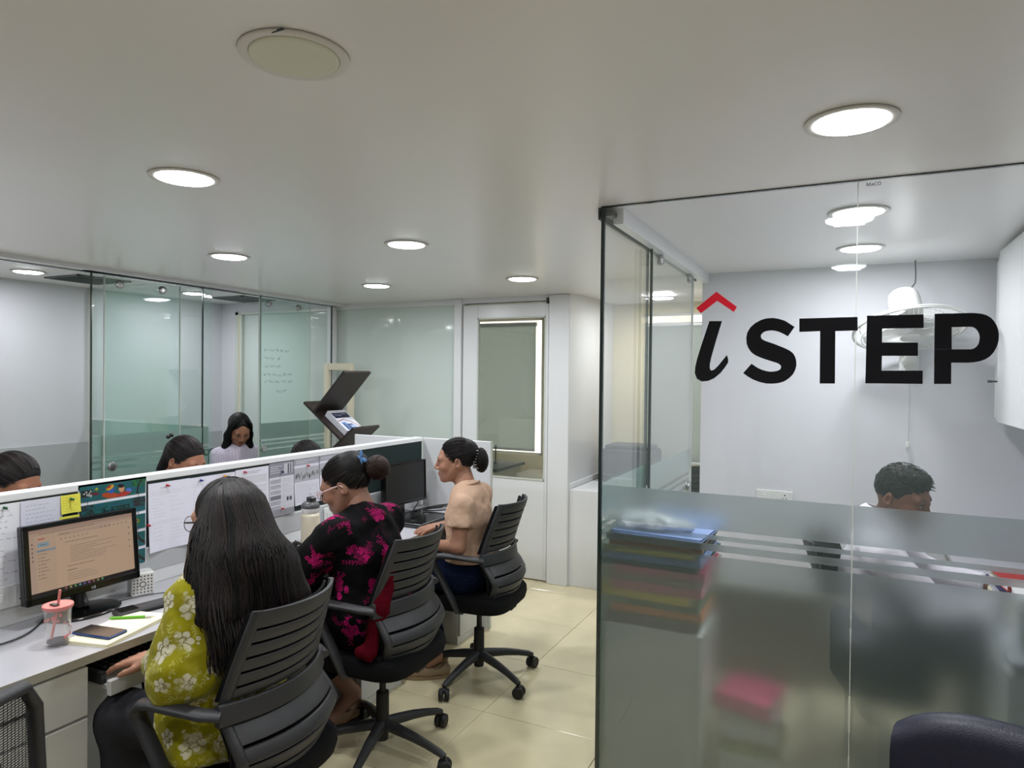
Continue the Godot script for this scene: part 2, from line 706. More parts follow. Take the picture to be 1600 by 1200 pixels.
func cloths(rg: RandomNumberGenerator) -> void:
	var base := Color(0.56, 0.53, 0.055)
	var pale := Color(0.79, 0.77, 0.66)
	var p := Pic.new(768, 768, base)
	for k in 70:
		sprig(p, rg, rg.randf() * 768, rg.randf() * 768, rg.randf_range(55, 95), Color(0.7, 0.68, 0.36))
	for k in 34:
		p.dot(rg.randf() * 768, rg.randf() * 768, rg.randf_range(6, 12), pale, true)
	for k in 20:
		var gx: float = (k % 5 + 0.5 * (k / 5 % 2)) * 153.6 + rg.randf_range(-34, 34)
		var gy: float = (k / 5) * 192.0 + rg.randf_range(-40, 40)
		flower(p, rg, gx, gy, rg.randf_range(36, 60), pale, Color(0.5, 0.46, 0.3))
	var m := mat("yellow_floral", Color(1, 1, 1), 0.85, 0.25)
	m.albedo_texture = p.tex()
	m.normal_enabled = true
	m.normal_texture = noise_tex(0.015, 3, Color.BLACK, Color.WHITE, 256, true, 6.0)
	m.normal_scale = 0.5
	triplanar(m, 2.6)
	m.rim_enabled = true
	m.rim = 0.2
	p = Pic.new(768, 768, Color(0.035, 0.032, 0.042))
	for k in 9:
		var gx: float = (k % 3 + 0.5 * (k / 3 % 2)) * 256.0 + rg.randf_range(-25, 25)
		var gy: float = (k / 3) * 256.0 + rg.randf_range(-25, 25)
		for j in 11:
			var a := rg.randf() * TAU
			var q := sqrt(rg.randf()) * 62.0
			var c := Color(0.74, 0.1, 0.42) if rg.randf() < 0.6 else Color(0.6, 0.06, 0.33)
			flower(p, rg, gx + cos(a) * q, gy + sin(a) * q, rg.randf_range(14, 27), c, Color(0.15, 0.02, 0.1))
		for j in 5:
			sprig(p, rg, gx + rg.randf_range(-40, 40), gy + rg.randf_range(-40, 40), rg.randf_range(60, 110), Color(0.5, 0.04, 0.28))
	m = mat("black_floral", Color(1, 1, 1), 0.85, 0.25)
	m.albedo_texture = p.tex()
	m.normal_enabled = true
	m.normal_texture = noise_tex(0.015, 3, Color.BLACK, Color.WHITE, 256, true, 6.0)
	m.normal_scale = 0.5
	triplanar(m, 2.3)
	m = mat("beige_cotton", Color(0.76, 0.635, 0.545), 0.9, 0.2)
	m.normal_enabled = true
	m.normal_texture = noise_tex(0.02, 3, Color.BLACK, Color.WHITE, 256, true, 6.0)
	m.normal_scale = 0.4
	triplanar(m, 3.0)
	m = mat("white_cotton", Color(0.84, 0.83, 0.86), 0.9, 0.2)
	m = mat("lilac_cotton", Color(0.82, 0.77, 0.84), 0.9, 0.2)
	p = Pic.new(128, 128, Color(0.86, 0.82, 0.88))
	for k in 8:
		p.rect(k * 16, 0, 2, 128, Color(0.72, 0.62, 0.76))
	m.albedo_color = Color(1, 1, 1)
	m.albedo_texture = p.tex()
	triplanar(m, 7.0)
	m = mat("denim", Color(0.1, 0.135, 0.23), 0.9, 0.2)
	m.albedo_texture = noise_tex(0.06, 4, Color(0.55, 0.6, 0.7), Color(1, 1, 1), 256)
	triplanar(m, 6.0)
	m = mat("charcoal_cloth", Color(0.22, 0.22, 0.24), 0.92, 0.2)
	m.albedo_texture = noise_tex(0.2, 3, Color(0.85, 0.85, 0.85), Color(1, 1, 1), 128)
	triplanar(m, 8.0)
	mat("black_cloth", Color(0.03, 0.03, 0.035), 0.95, 0.2)
	mat("grey_cloth", Color(0.3, 0.3, 0.31), 0.92, 0.2)
	m = mat("maroon_knit", Color(0.36, 0.03, 0.1), 0.95, 0.2)
	m.normal_enabled = true
	m.normal_texture = noise_tex(0.12, 2, Color.BLACK, Color.WHITE, 128, true, 10.0)
	triplanar(m, 16.0)
	mat("tan_leather", Color(0.5, 0.38, 0.28), 0.55)
	mat("beige_shoe", Color(0.62, 0.53, 0.41), 0.6)


# ---------------------------------------------------------------- the lamps
func lamp(x: float, y: float, z: float, label: String, on := true, power := 1.0) -> void:
	var t := thing("ceiling_lamp", label, "ceiling light", V(x, y, z), 0, "round ceiling lamps")
	var r := 0.085
	var rim := MB.new()
	rim.lathe([Vector2(r, 0.0), Vector2(r + 0.021, -0.0005), Vector2(r + 0.02, -0.006), Vector2(r + 0.003, -0.006), Vector2(r, -0.004), Vector2(r, 0.0)], 40, false)
	obj("rim", rim, M.lamp_rim, t)
	var d := MB.new()
	d.lathe([Vector2(0.001, -0.0008), Vector2(r, -0.0008), Vector2(r, -0.006), Vector2(r * 0.97, -0.0085), Vector2(r * 0.9, -0.0098), Vector2(0.001, -0.0102)], 40)
	obj("diffuser", d, M.lamp_on if on else M.lamp_off, t)
	if not on:
		var clip := MB.new()
		clip.box(V(0.035, -0.007, r + 0.006), V(0.062, -0.004, r + 0.009))
		obj("spring_clip", clip, M.dark_steel, t)
		return
	var l := AreaLight3D.new()
	l.name = "light"
	l.area_size = Vector2(0.11, 0.11)
	l.light_energy = LAMP_POWER * power
	l.light_color = WHITE_LAMP
	l.area_range = 12.0
	l.shadow_enabled = true
	l.position = V(0, -0.014, 0)
	l.rotation_degrees.x = -90
	t.add_child(l)


func lamps() -> void:
	lamp(-0.979, CEIL, -1.014, "unlit round ceiling lamp with a dull greenish disc, nearest overhead", false)
	lamp(-1.91, CEIL, -1.499, "lit round ceiling lamp above the desk with the tan screen")
	lamp(-1.9, CEIL, -2.709, "lit round ceiling lamp above the chair with the maroon cloth")
	lamp(-1.88, CEIL, -3.964, "lit round ceiling lamp nearest the door with the blind")
	lamp(-1.91, CEIL, -0.25, "lit round ceiling lamp over the near end of the long desk")
	lamp(-2.98, CEIL, -1.369, "lit round ceiling lamp cut by the left edge of the picture")
	lamp(-2.98, CEIL, -2.616, "lit round ceiling lamp just in front of the left glass cabins, nearer of two")
	lamp(-2.98, CEIL, -3.891, "lit round ceiling lamp above the dark zigzag stand")
	lamp(-2.98, CEIL, -0.1, "lit round ceiling lamp behind the camera on the left")
	lamp(0.0, CEIL, -1.84, "lit round ceiling lamp in front of the lettered glass")
	lamp(0.0, CEIL, -0.6, "lit round ceiling lamp straight above the camera")
	lamp(0.03, CEIL, -2.85, "lit round ceiling lamp behind the lettered glass, nearer of two in the cabin")
	lamp(0.05, CEIL, -3.64, "lit round ceiling lamp near the wall fan, farther of two in the cabin")
	lamp(-1.31, CEIL, -5.33, "lit round ceiling lamp in the far passage above the printer")
	lamp(-5.06, CABIN_CEIL, -2.745, "lit round ceiling lamp inside the near left cabin", true, 0.75)
	lamp(-5.06, CABIN_CEIL, -1.45, "lit round ceiling lamp inside the near left cabin, out of view", true, 0.75)
	lamp(-5.06, CABIN_CEIL, -4.07, "lit round ceiling lamp above the woman in the pale striped top")


# ---------------------------------------------------------------- the setting
func window_wall() -> void:
	# outer wall with two window openings
	var z0 := -5.95
	var z1 := -5.9
	var L := []
	for s in [[-4.2, -3.42, 0.0, 2.3], [-3.42, -2.575, 0.0, 0.845], [-3.42, -2.575, 2.145, 2.3], [-2.575, -1.605, 0.0, 2.3], [-1.605, -0.9, 0.0, 0.875], [-1.605, -0.9, 2.15, 2.3], [-0.9, 1.1, 0.0, 2.3]]:
		L.append_array([V(s[0], s[2], z0), V(s[1], s[3], z1)])
	struct("wall_back", boxes(L), M.warm_paint)
	for w in [[-3.42, -2.575, 0.845, 2.145], [-1.605, -0.9, 0.875, 2.15]]:
		var f := struct("window_1" if w[0] < -3 else "window_2", boxes([V(w[0], w[2], -5.935), V(w[0] + 0.02, w[3], -5.915), V(w[1] - 0.02, w[2], -5.935), V(w[1], w[3], -5.915), V(w[0], w[2], -5.935), V(w[1], w[2] + 0.02, -5.915), V(w[0], w[3] - 0.02, -5.935), V(w[1], w[3], -5.915)]), M.white_plastic)
		obj("pane", boxes([V(w[0] + 0.02, w[2] + 0.02, -5.928), V(w[1] - 0.02, w[3] - 0.02, -5.922)]), M.clear_glass, f)
	# the blinds hang a little short of their openings, so daylight shows round them
	for b in [[-3.6, -2.63, 0.905, 2.085, "olive grey roller blind seen through the door, daylight round its edge"], [-1.56, -0.85, 0.88, 2.05, "olive grey roller blind in the passage behind the lettered glass cabin"]]:
		var t := thing("roller_blind", b[4], "blind", V((b[0] + b[1]) / 2, b[2], -5.86), 0, "olive grey roller blinds")
		var hw: float = (b[1] - b[0]) / 2
		var cloth := MB.new()
		cloth.flat([V(-hw, 0, 0), V(hw, 0, 0), V(hw, b[3] - b[2], 0), V(-hw, b[3] - b[2], 0)])
		obj("fabric", cloth, M.blind, t)
		var bar := MB.new()
		bar.box(V(-hw, -0.022, -0.008), V(hw, 0.0, 0.008), 0.004)
		obj("bottom_bar", bar, M.white_plastic, t)
		var roll := MB.new()
		roll.tube([V(-hw, b[3] - b[2], -0.012), V(hw, b[3] - b[2], -0.012)], 0.02, 12)
		obj("roller", roll, M.white_plastic, t)


func floor_tiles() -> void:
	var f := struct("floor", boxes([V(-5.75, -0.12, -6.0), V(2.1, -0.004, 2.15)]), M.grout)
	var s := 0.606
	var tile := boxes([V(-s / 2 + 0.0012, -0.01, -s / 2 + 0.0012), V(s / 2 - 0.0012, 0.0, s / 2 - 0.0012)], 0.0015).mesh()
	for i in range(-6, 6):
		for j in range(-5, 9):
			var at := V(-1.53 + (i + 0.5) * s, 0, -2.84 - (j - 0.5) * s)
			if at.x - s / 2 < -5.7 or at.x + s / 2 > 2.1 or at.z - s / 2 < -5.95 or at.z + s / 2 > 2.1:
				continue
			obj("tile", tile, M.tile, f).position = at


func shell() -> void:
	floor_tiles()
	struct("ceiling", boxes([V(-4.06, CEIL, -4.9), V(2.1, CEIL + 0.12, 2.15), V(-4.2, CEIL + 0.02, -6.0), V(2.1, CEIL + 0.12, -4.88)]), M.ceiling_paint)
	var cab := struct("ceiling_2", boxes([V(-5.75, CABIN_CEIL, -4.9), V(-4.06, CABIN_CEIL + 0.06, 2.15)]), M.ceiling_paint)
	cab.set_meta("label", "ceiling of the left cabins")
	struct("trim_1", boxes([V(-4.17, 2.2, -4.83), V(-4.035, 2.2235, 2.1), V(-4.17, 2.2, -4.83), V(-4.06, 2.285, 2.1)], 0.002), M.laminate)
	window_wall()
	struct("wall_left", boxes([V(-5.72, 0, -4.9), V(-5.6, 2.3, 2.1)]), M.wall_paint)
	struct("trim_2", boxes([V(-5.6, 0, -4.83), V(-5.588, 1.02, 2.1)]), M.wainscot)
	struct("wall_front", boxes([V(-5.75, 0, 2.1), V(2.1, 2.3, 2.2)]), M.wall_paint)
	struct("wall_right", boxes([V(1.7, 0, -2.45), V(1.8, CEIL + 0.01, 2.1), V(0.95, 0, -2.45), V(1.75, CEIL + 0.01, -2.35), V(0.95, 0, -5.95), V(1.05, CEIL + 0.05, -2.4)]), M.wall_paint)
	# back of the cabin behind the lettered glass
	struct("wall_cabin", boxes([V(-0.79, 0, -4.3), V(0.95, CEIL + 0.01, -4.2)], 0.002), M.wall_paint)
	# the back wall of the left cabin with its framed glass
	struct("wall_cabin_left", boxes([V(-5.65, 0, -4.93), V(-5.4, 2.29, -4.83), V(-5.4, 2.19, -4.93), V(-4.15, 2.29, -4.83), V(-5.4, 0, -4.93), V(-4.15, 0.3, -4.83)]), M.wall_paint)
	struct("trim_3", boxes([V(-5.4, 0.3, -4.88), V(-5.36, 2.19, -4.815), V(-5.33, 0.3, -4.87), V(-5.31, 2.17, -4.815), V(-5.4, 2.165, -4.88), V(-4.15, 2.19, -4.815), V(-5.4, 0.3, -4.88), V(-4.15, 0.33, -4.815)]), M.seal)
	obj("pane", boxes([V(-5.31, 0.33, -4.865), V(-4.17, 2.165, -4.85)]), M.back_painted, get_node("trim_3"))
	# wall with the door
	struct("wall_door", boxes([V(-4.2, 0, -4.89), V(-2.93, 0.75, -4.83), V(-4.2, 2.175, -4.89), V(-2.83, CEIL + 0.03, -4.83), V(-4.2, 0.75, -4.89), V(-4.155, 2.18, -4.83), V(-2.835, 2.18, -4.89), V(-1.885, CEIL + 0.03, -4.83)], 0.002), M.laminate)
	struct("trim_4", boxes([V(-4.21, 0, -4.83), V(-4.14, CEIL, -4.78), V(-2.9, 0, -4.89), V(-2.835, CEIL - 0.002, -4.815), V(-2.055, 0, -4.93), V(-1.885, CEIL - 0.002, -4.815)], 0.004), M.laminate)
	struct("window_3", boxes([V(-4.155, 0.75, -4.875), V(-2.9, 2.175, -4.85)]), M.back_painted)
	struct("wall_recess", boxes([V(-1.95, 0, -5.9), V(-1.89, CEIL + 0.03, -4.89), V(-4.24, 0, -5.95), V(-4.18, CEIL + 0.06, -4.89)]), M.laminate)
	door()
	struct("trim_5", boxes([V(-1.905, 0.74, -5.9), V(-1.875, 0.78, -4.86)], 0.003), M.laminate)
	struct("trim_6", boxes([V(-1.885, 0, -5.88), V(-0.97, 0.738, -4.85)], 0.003), M.laminate)
	left_cabins()
	cabin_glass()


func door() -> void:
	var y := [0.02, 0.8, 2.055, 2.165]
	var d := struct("door_1", boxes([V(-2.825, 0.012, -4.87), V(-2.685, y[3], -4.835), V(-2.09, 0.012, -4.87), V(-2.065, y[3], -4.835), V(-2.685, y[2], -4.87), V(-2.09, y[3], -4.835), V(-2.685, 0.012, -4.868), V(-2.09, 0.79, -4.838)], 0.003), M.laminate)
	obj("pane", boxes([V(-2.685, 0.79, -4.856), V(-2.09, y[2], -4.85)]), M.clear_glass, d)
	obj("glazing_bead", boxes([V(-2.69, 0.785, -4.842), V(-2.09, 0.797, -4.832), V(-2.69, 2.05, -4.842), V(-2.09, 2.062, -4.832), V(-2.691, 0.785, -4.842), V(-2.68, 2.062, -4.832), V(-2.097, 0.785, -4.842), V(-2.086, 2.062, -4.832)]), M.seal, d)
	var cl := boxes([V(-2.8, 2.172, -4.832), V(-2.06, 2.178, -4.826), V(-2.075, 2.155, -4.835), V(-2.062, 2.2, -4.81)])
	obj("closer_rod", cl, M.dark_steel, d)


func pane_rows(parent: Node, called: String, a: Vector3, b: Vector3, rows: Array, m: Material) -> void:  # film strips between a and b, on the face at a.x or a.z
	for r in rows:
		obj(called, boxes([V(a.x, r[0], a.z), V(b.x, r[1], b.z)]), m, parent)


const FILM := [[0.05, 0.985], [1.002, 1.026], [1.041, 1.057], [1.075, 1.2]]


func disc_fitting(parent: Node, called: String, at: Vector3, r: float, d: float) -> void:
	var m := MB.new()
	m.x = Transform3D(Basis(Vector3(0, 1, 0), Vector3(-1, 0, 0), Vector3(0, 0, 1)), at)
	m.lathe([Vector2(r * 0.4, d), Vector2(r * 0.85, d), Vector2(r, d * 0.6), Vector2(r, -d * 0.6), Vector2(r * 0.85, -d), Vector2(r * 0.4, -d)], 24)
	obj(called, m, M.steel, parent)


func left_cabins() -> void:
	var x := -4.15
	var w := struct("window_4", boxes([V(x - 0.004, 0.01, -1.6), V(x + 0.004, 2.2, 2.0)]), M.clear_glass)
	w.set_meta("label", "clear glass front of the near left cabin, beyond the left edge")
	# fixed panes
	var n := 5
	for p in [[-3.41, -2.61], [-4.77, -3.95]]:
		var f := struct("window_%d" % n, boxes([V(x - 0.006, 0.01, p[0]), V(x + 0.004, 2.2, p[1])]), M.clear_glass)
		n += 1
		obj("pane_edge", boxes([V(x - 0.007, 0.01, p[1] - 0.001), V(x + 0.005, 2.2, p[1] + 0.005), V(x - 0.007, 0.01, p[0] - 0.005), V(x + 0.005, 2.2, p[0] + 0.001)]), M.glass_edge, f)
		pane_rows(f, "film", V(x + 0.0045, 0, p[0] + 0.006), V(x + 0.0055, 0, p[1] - 0.006), FILM, M.frost_green)
	# sliding doors pushed in front of them
	n = 2
	for p in [[-3.205, -2.675], [-4.47, -3.915]]:
		var d := struct("door_%d" % n, boxes([V(x + 0.02, 0.012, p[0]), V(x + 0.03, 2.19, p[1])]), M.green_glass)
		n += 1
		obj("pane_edge", boxes([V(x + 0.019, 0.012, p[1]), V(x + 0.031, 2.19, p[1] + 0.004)]), M.seal, d)
		obj("pane_edge", boxes([V(x + 0.019, 0.012, p[0] - 0.003), V(x + 0.031, 2.19, p[0])]), M.seal, d)
		pane_rows(d, "film", V(x + 0.0305, 0, p[0] + 0.004), V(x + 0.0315, 0, p[1] - 0.004), FILM, M.frost_green)
		for z in [p[1] - 0.06 - 0.03, p[0] + 0.14]:
			disc_fitting(d, "roller", V(x + 0.03, 2.145, z), 0.026, 0.014)
		disc_fitting(d, "finger_pull", V(x + 0.031, 1.005, p[1] - 0.05), 0.03, 0.007)
	struct("trim_7", boxes([V(x - 0.008, 2.196, -4.8), V(x + 0.035, 2.203, 2.0)]), M.glass_edge)
	# the glass partition between the two cabins
	var g := struct("window_7", boxes([V(-5.585, 0.01, -3.515), V(-4.18, 2.28, -3.505)]), M.green_glass)
	pane_rows(g, "film", V(-5.58, 0, -3.5045), V(-4.2, 0, -3.5035), FILM, M.frost_green)
	struct("trim_8", boxes([V(-5.6, 0, -3.53), V(-5.575, 2.28, -3.49)]), M.seal)
	# handwriting left on the second sliding door
	var ink := MB.new()
	var r := RandomNumberGenerator.new()
	r.seed = 31
	for row in [[1.78, 0.03, 0.28], [1.715, 0.03, 0.13], [1.65, 0.04, 0.2], [1.585, 0.02, 0.28], [1.53, 0.03, 0.34], [1.45, 0.16, 0.26]]:
		var s: float = -3.93 - row[1]
		while s > -3.93 - row[2]:
			var pts := []
			var len := r.randf_range(0.02, 0.06)
			for k in 7:
				pts.append(V(x + 0.032, row[0] + r.randf_range(-0.012, 0.014), s - len * k / 6.0))
			ink.tube(pts, 0.0011, 4)
			s -= len + 0.018
	ink.tube([V(x + 0.032, 1.715, -4.1), V(x + 0.032, 1.705, -4.108), V(x + 0.032, 1.73, -4.125)], 0.0018, 4)
	obj("handwriting", ink, mat("ink", Color(0.22, 0.33, 0.4), 0.7), get_node("door_3"))
	# air grilles in the cabin ceilings
	for a in [[-5.06, -3.16, "square dark air grille in the ceiling of the near left cabin"], [-5.0, -4.55, "square dark air grille in the ceiling above the woman in the pale top"]]:
		var t := thing("air_grille", a[2], "vent", V(a[0], CABIN_CEIL, a[1]), 0, "ceiling air grilles")
		var fr := 0.2
		obj("frame", boxes([V(-fr, -0.008, -fr), V(fr, 0, -fr + 0.02), V(-fr, -0.008, fr - 0.02), V(fr, 0, fr), V(-fr, -0.008, -fr), V(-fr + 0.02, 0, fr), V(fr - 0.02, -0.008, -fr), V(fr, 0, fr)]), M.track, t)
		obj("backing", boxes([V(-fr + 0.02, -0.001, -fr + 0.02), V(fr - 0.02, 0.0, fr - 0.02)]), M.dark_gap, t)
		for k in 9:
			var sl := MB.new()
			sl.x = Transform3D(Basis(Vector3.BACK, 0.6), V(-0.16 + k * 0.04, -0.005, 0))
			sl.box(V(-0.013, -0.001, -fr + 0.02), V(0.013, 0.001, fr - 0.02))
			obj("louvre", sl, M.track, t)


func cabin_glass() -> void:
	var z := GLASS_Z
	var n := 8
	for p in [[-0.805, 0.0215], [0.0245, 0.949]]:
		var f := struct("window_%d" % n, boxes([V(p[0], 0.0, z - 0.006), V(p[1], CEIL, z + 0.006)]), M.clear_glass)
		n += 1
		pane_rows(f, "film", V(p[0] + 0.001, 0, z - 0.0078), V(p[1] - 0.001, 0, z - 0.0065), [[0.0, 0.985]] + FILM.slice(1), M.frost)
	obj("pane_edge", boxes([V(-0.817, 0, z - 0.007), V(-0.805, CEIL, z + 0.007)]), M.glass_edge, get_node("window_8"))
	struct("trim_9", boxes([V(0.0216, 0.0, z - 0.006), V(0.0244, CEIL, z + 0.0065)]), M.seal)
	struct("trim_10", boxes([V(-0.815, CEIL - 0.004, z - 0.007), V(0.95, CEIL + 0.002, z + 0.007)]), M.glass_edge)
	# side: fixed pane, track and a sliding door
	var x := -0.811
	var s := struct("window_10", boxes([V(x - 0.005, 0, -3.02), V(x + 0.005, 2.19, z - 0.01)]), M.clear_glass)
	obj("pane_edge", boxes([V(x - 0.006, 0, -3.024), V(x + 0.006, 2.19, -3.02)]), M.glass_edge, s)
	pane_rows(s, "film", V(x - 0.0065, 0, -3.018), V(x - 0.0055, 0, z - 0.012), FILM, M.frost_green)
	var d := struct("door_4", boxes([V(x + 0.025, 0.012, -3.87), V(x + 0.035, 2.18, -2.98)]), M.clear_glass)
	obj("pane_edge", boxes([V(x + 0.024, 0.012, -2.98), V(x + 0.036, 2.18, -2.974)]), M.glass_edge, d)
	obj("pane_edge", boxes([V(x + 0.024, 0.012, -3.874), V(x + 0.036, 2.18, -3.87)]), M.seal, d)
	pane_rows(d, "film", V(x + 0.0235, 0, -3.868), V(x + 0.0245, 0, -2.982), FILM, M.frost_green)
	for zz in [-3.1, -3.74]:
		disc_fitting(d, "roller", V(x + 0.04, 2.135, zz), 0.026, 0.012)
	disc_fitting(d, "finger_pull", V(x + 0.036, 1.0, -3.8), 0.03, 0.01)
	struct("trim_11", boxes([V(-0.79, 2.165, -4.2), V(-0.75, CEIL + 0.001, z - 0.05)], 0.002), M.laminate)
	struct("trim_12", boxes([V(-0.83, 2.19, -4.2), V(-0.775, 2.205, z - 0.01), V(-0.835, 2.18, -4.2), V(-0.825, CEIL + 0.001, z - 0.01)]), M.track)


# ---------------------------------------------------------------- desks and what lies on them
const FX := -2.49  # face of the desk partition


func desks() -> void:
	var t := thing("desk_worktop", "long white worktop shared by the three seated women", "desk", V(-2.02, 0.75, -1.9))
	t.position = Vector3.ZERO
	var top := MB.new()
	top.box(V(FX, 0.726, -3.745), V(-2.022, 0.75, 0.2), 0.001)
	obj("top", top, M.desk_top, t)
	obj("edge_band", boxes([V(-2.022, 0.725, -3.745), V(-2.02, 0.751, 0.2)]), M.desk_edge, t)
	t = thing("desk_worktop", "white worktop on the far side of the pinboard partition", "desk")
	obj("top", boxes([V(-3.03, 0.726, -3.745), V(-2.55, 0.75, 0.2)], 0.001), M.desk_top, t)
	obj("edge_band", boxes([V(-3.032, 0.725, -3.745), V(-3.03, 0.751, 0.2)]), M.desk_edge, t)
	# partition
	t = thing("desk_partition", "low white partition with dark green pinboard and white top rail between the desks", "partition")
	obj("panel", boxes([V(-2.54, 0.05, -3.75), V(FX - 0.006, 1.165, 0.2)]), M.laminate, t)
	obj("lower_panel", boxes([V(-2.53, 0.75, -3.745), V(FX, 0.9, 0.2)], 0.001), M.laminate, t)
	obj("top_rail", boxes([V(-2.545, 1.163, -3.75), V(FX + 0.004, 1.19, 0.2)], 0.003), M.laminate, t)
	var z := 0.2
	for e in [-1.02, -2.56, -3.745]:
		obj("pinboard", boxes([V(-2.5, 0.903, e + 0.004), V(FX, 1.162, z - 0.004)], 0.001), M.board_cloth, t)
		z = e
	obj("trunking", boxes([V(FX - 0.004, 0.805, -3.74), V(FX + 0.003, 0.895, 0.2)], 0.001), M.wainscot, t)
	t = thing("end_panel", "white end panel closing the desk beside the woman in the beige top", "partition")
	obj("panel", boxes([V(-2.487, 0.01, -3.775), V(-1.985, 1.185, -3.75)], 0.002), M.laminate, t)
	obj("edge_band", boxes([V(-1.986, 0.01, -3.776), V(-1.982, 1.187, -3.749)]), M.seal, t)
	t = thing("end_panel", "white end panel of the far desks in front of the dark zigzag stand", "partition")
	obj("panel", boxes([V(-3.045, 0.01, -3.775), V(-2.545, 1.18, -3.75)], 0.002), M.laminate, t)
	obj("edge_band", boxes([V(-3.048, 0.01, -3.776), V(-3.044, 1.182, -3.749)]), M.seal, t)
	# pedestals under the desk
	for p in [[-0.82, -1.268, "white drawer pedestal under the near end of the desk, beside the black mesh chair"], [-2.55, -2.91, "white pedestal under the desk between the chairs of the second and third woman"], [-3.46, -3.742, "white pedestal under the far end of the desk, behind the last chair"]]:
		t = thing("drawer_pedestal", p[2], "cabinet", V(-2.04, 0, (p[0] + p[1]) / 2), 0, "white pedestals under the desk")
		var hz: float = (p[0] - p[1]) / 2
		obj("body", boxes([V(-0.42, 0.05, -hz), V(0, 0.722, hz)], 0.002), M.cabinet, t)
		obj("plinth", boxes([V(-0.4, 0, -hz + 0.01), V(-0.005, 0.05, hz - 0.01)]), M.cabinet, t)
		var dr := obj("drawer", boxes([V(0, 0.57, -hz + 0.002), V(0.016, 0.715, hz - 0.002)], 0.002), M.cabinet, t)
		var hd := MB.new()
		hd.tube([V(0.016, 0.655, 0.06), V(0.03, 0.655, 0.06), V(0.034, 0.655, 0.05), V(0.034, 0.655, -0.05), V(0.03, 0.655, -0.06), V(0.016, 0.655, -0.06)], 0.005, 8)
		obj("handle", hd, M.gloss_black, dr)
		var dd := obj("door", boxes([V(0, 0.055, -hz + 0.002), V(0.016, 0.562, hz - 0.002)], 0.002), M.cabinet, t)
		hd = MB.new()
		hd.tube([V(0.016, 0.515, 0.06), V(0.034, 0.515, 0.055), V(0.034, 0.515, -0.055), V(0.016, 0.515, -0.06)], 0.005, 8)
		if p[0] < -1:
			obj("handle", hd, M.gloss_black, dd)
	# pulled out keyboard tray with its rails
	t = thing("keyboard_tray", "white keyboard tray pulled out under the desk by the woman in yellow", "tray")
	obj("shelf", boxes([V(-2.36, 0.636, -1.78), V(-1.99, 0.65, -1.305)], 0.001), M.laminate, t)
	obj("front_lip", boxes([V(-1.99, 0.622, -1.785), V(-1.972, 0.668, -1.3)], 0.002), M.cabinet, t)
	for zz in [-1.298, -1.796]:
		obj("rail", boxes([V(-2.36, 0.655, zz - 0.008), V(-2.0, 0.69, zz + 0.008), V(-2.36, 0.69, zz - 0.012), V(-2.1, 0.726, zz + 0.004)]), M.dark_steel, t)
	t = thing("keyboard", "black keyboard on the pulled-out tray", "keyboard", V(-2.13, 0.65, -1.54))
	obj("body", boxes([V(-0.075, 0, -0.2), V(0.065, 0.018, 0.2)], 0.004), M.gloss_black, t)
	var key := boxes([V(-0.0075, 0, -0.0075), V(0.0075, 0.006, 0.0075)], 0.002).mesh()
	for i in 5:
		for j in 18:
			obj("key", key, M.black_plastic, t).position = V(-0.055 + i * 0.026, 0.018, -0.19 + j * 0.0222)


func monitor(t: Node3D, w: float, h: float, tilt: float, screen: Material, pad: float) -> Node3D:
	# local: screen faces +z, base at y 0
	var head := MB.new()
	head.x = Transform3D(Basis(Vector3.RIGHT, -tilt), V(0, 0.075, 0.0))
	head.box(V(-w / 2, 0, -0.035), V(w / 2, h, -0.005), 0.004)
	head.box(V(-w / 2, 0, -0.006), V(-w / 2 + pad, h, 0.006), 0.003)
	head.box(V(w / 2 - pad, 0, -0.006), V(w / 2, h, 0.006), 0.003)
	head.box(V(-w / 2, 0, -0.006), V(w / 2, pad * 1.5, 0.006), 0.003)
	head.box(V(-w / 2, h - pad, -0.006), V(w / 2, h, 0.006), 0.003)
	head.box(V(-w * 0.25, h * 0.2, -0.06), V(w * 0.25, h * 0.75, -0.03), 0.01)
	var bz := obj("bezel", head, M.gloss_black, t)
	var s := MB.new()
	s.x = head.x
	s.flat([V(-w / 2 + pad, pad * 1.5, 0.0), V(w / 2 - pad, pad * 1.5, 0.0), V(w / 2 - pad, h - pad, 0.0), V(-w / 2 + pad, h - pad, 0.0)], [Vector2(0, 1), Vector2(1, 1), Vector2(1, 0), Vector2(0, 0)])
	obj("screen", s, screen, t)
	return bz


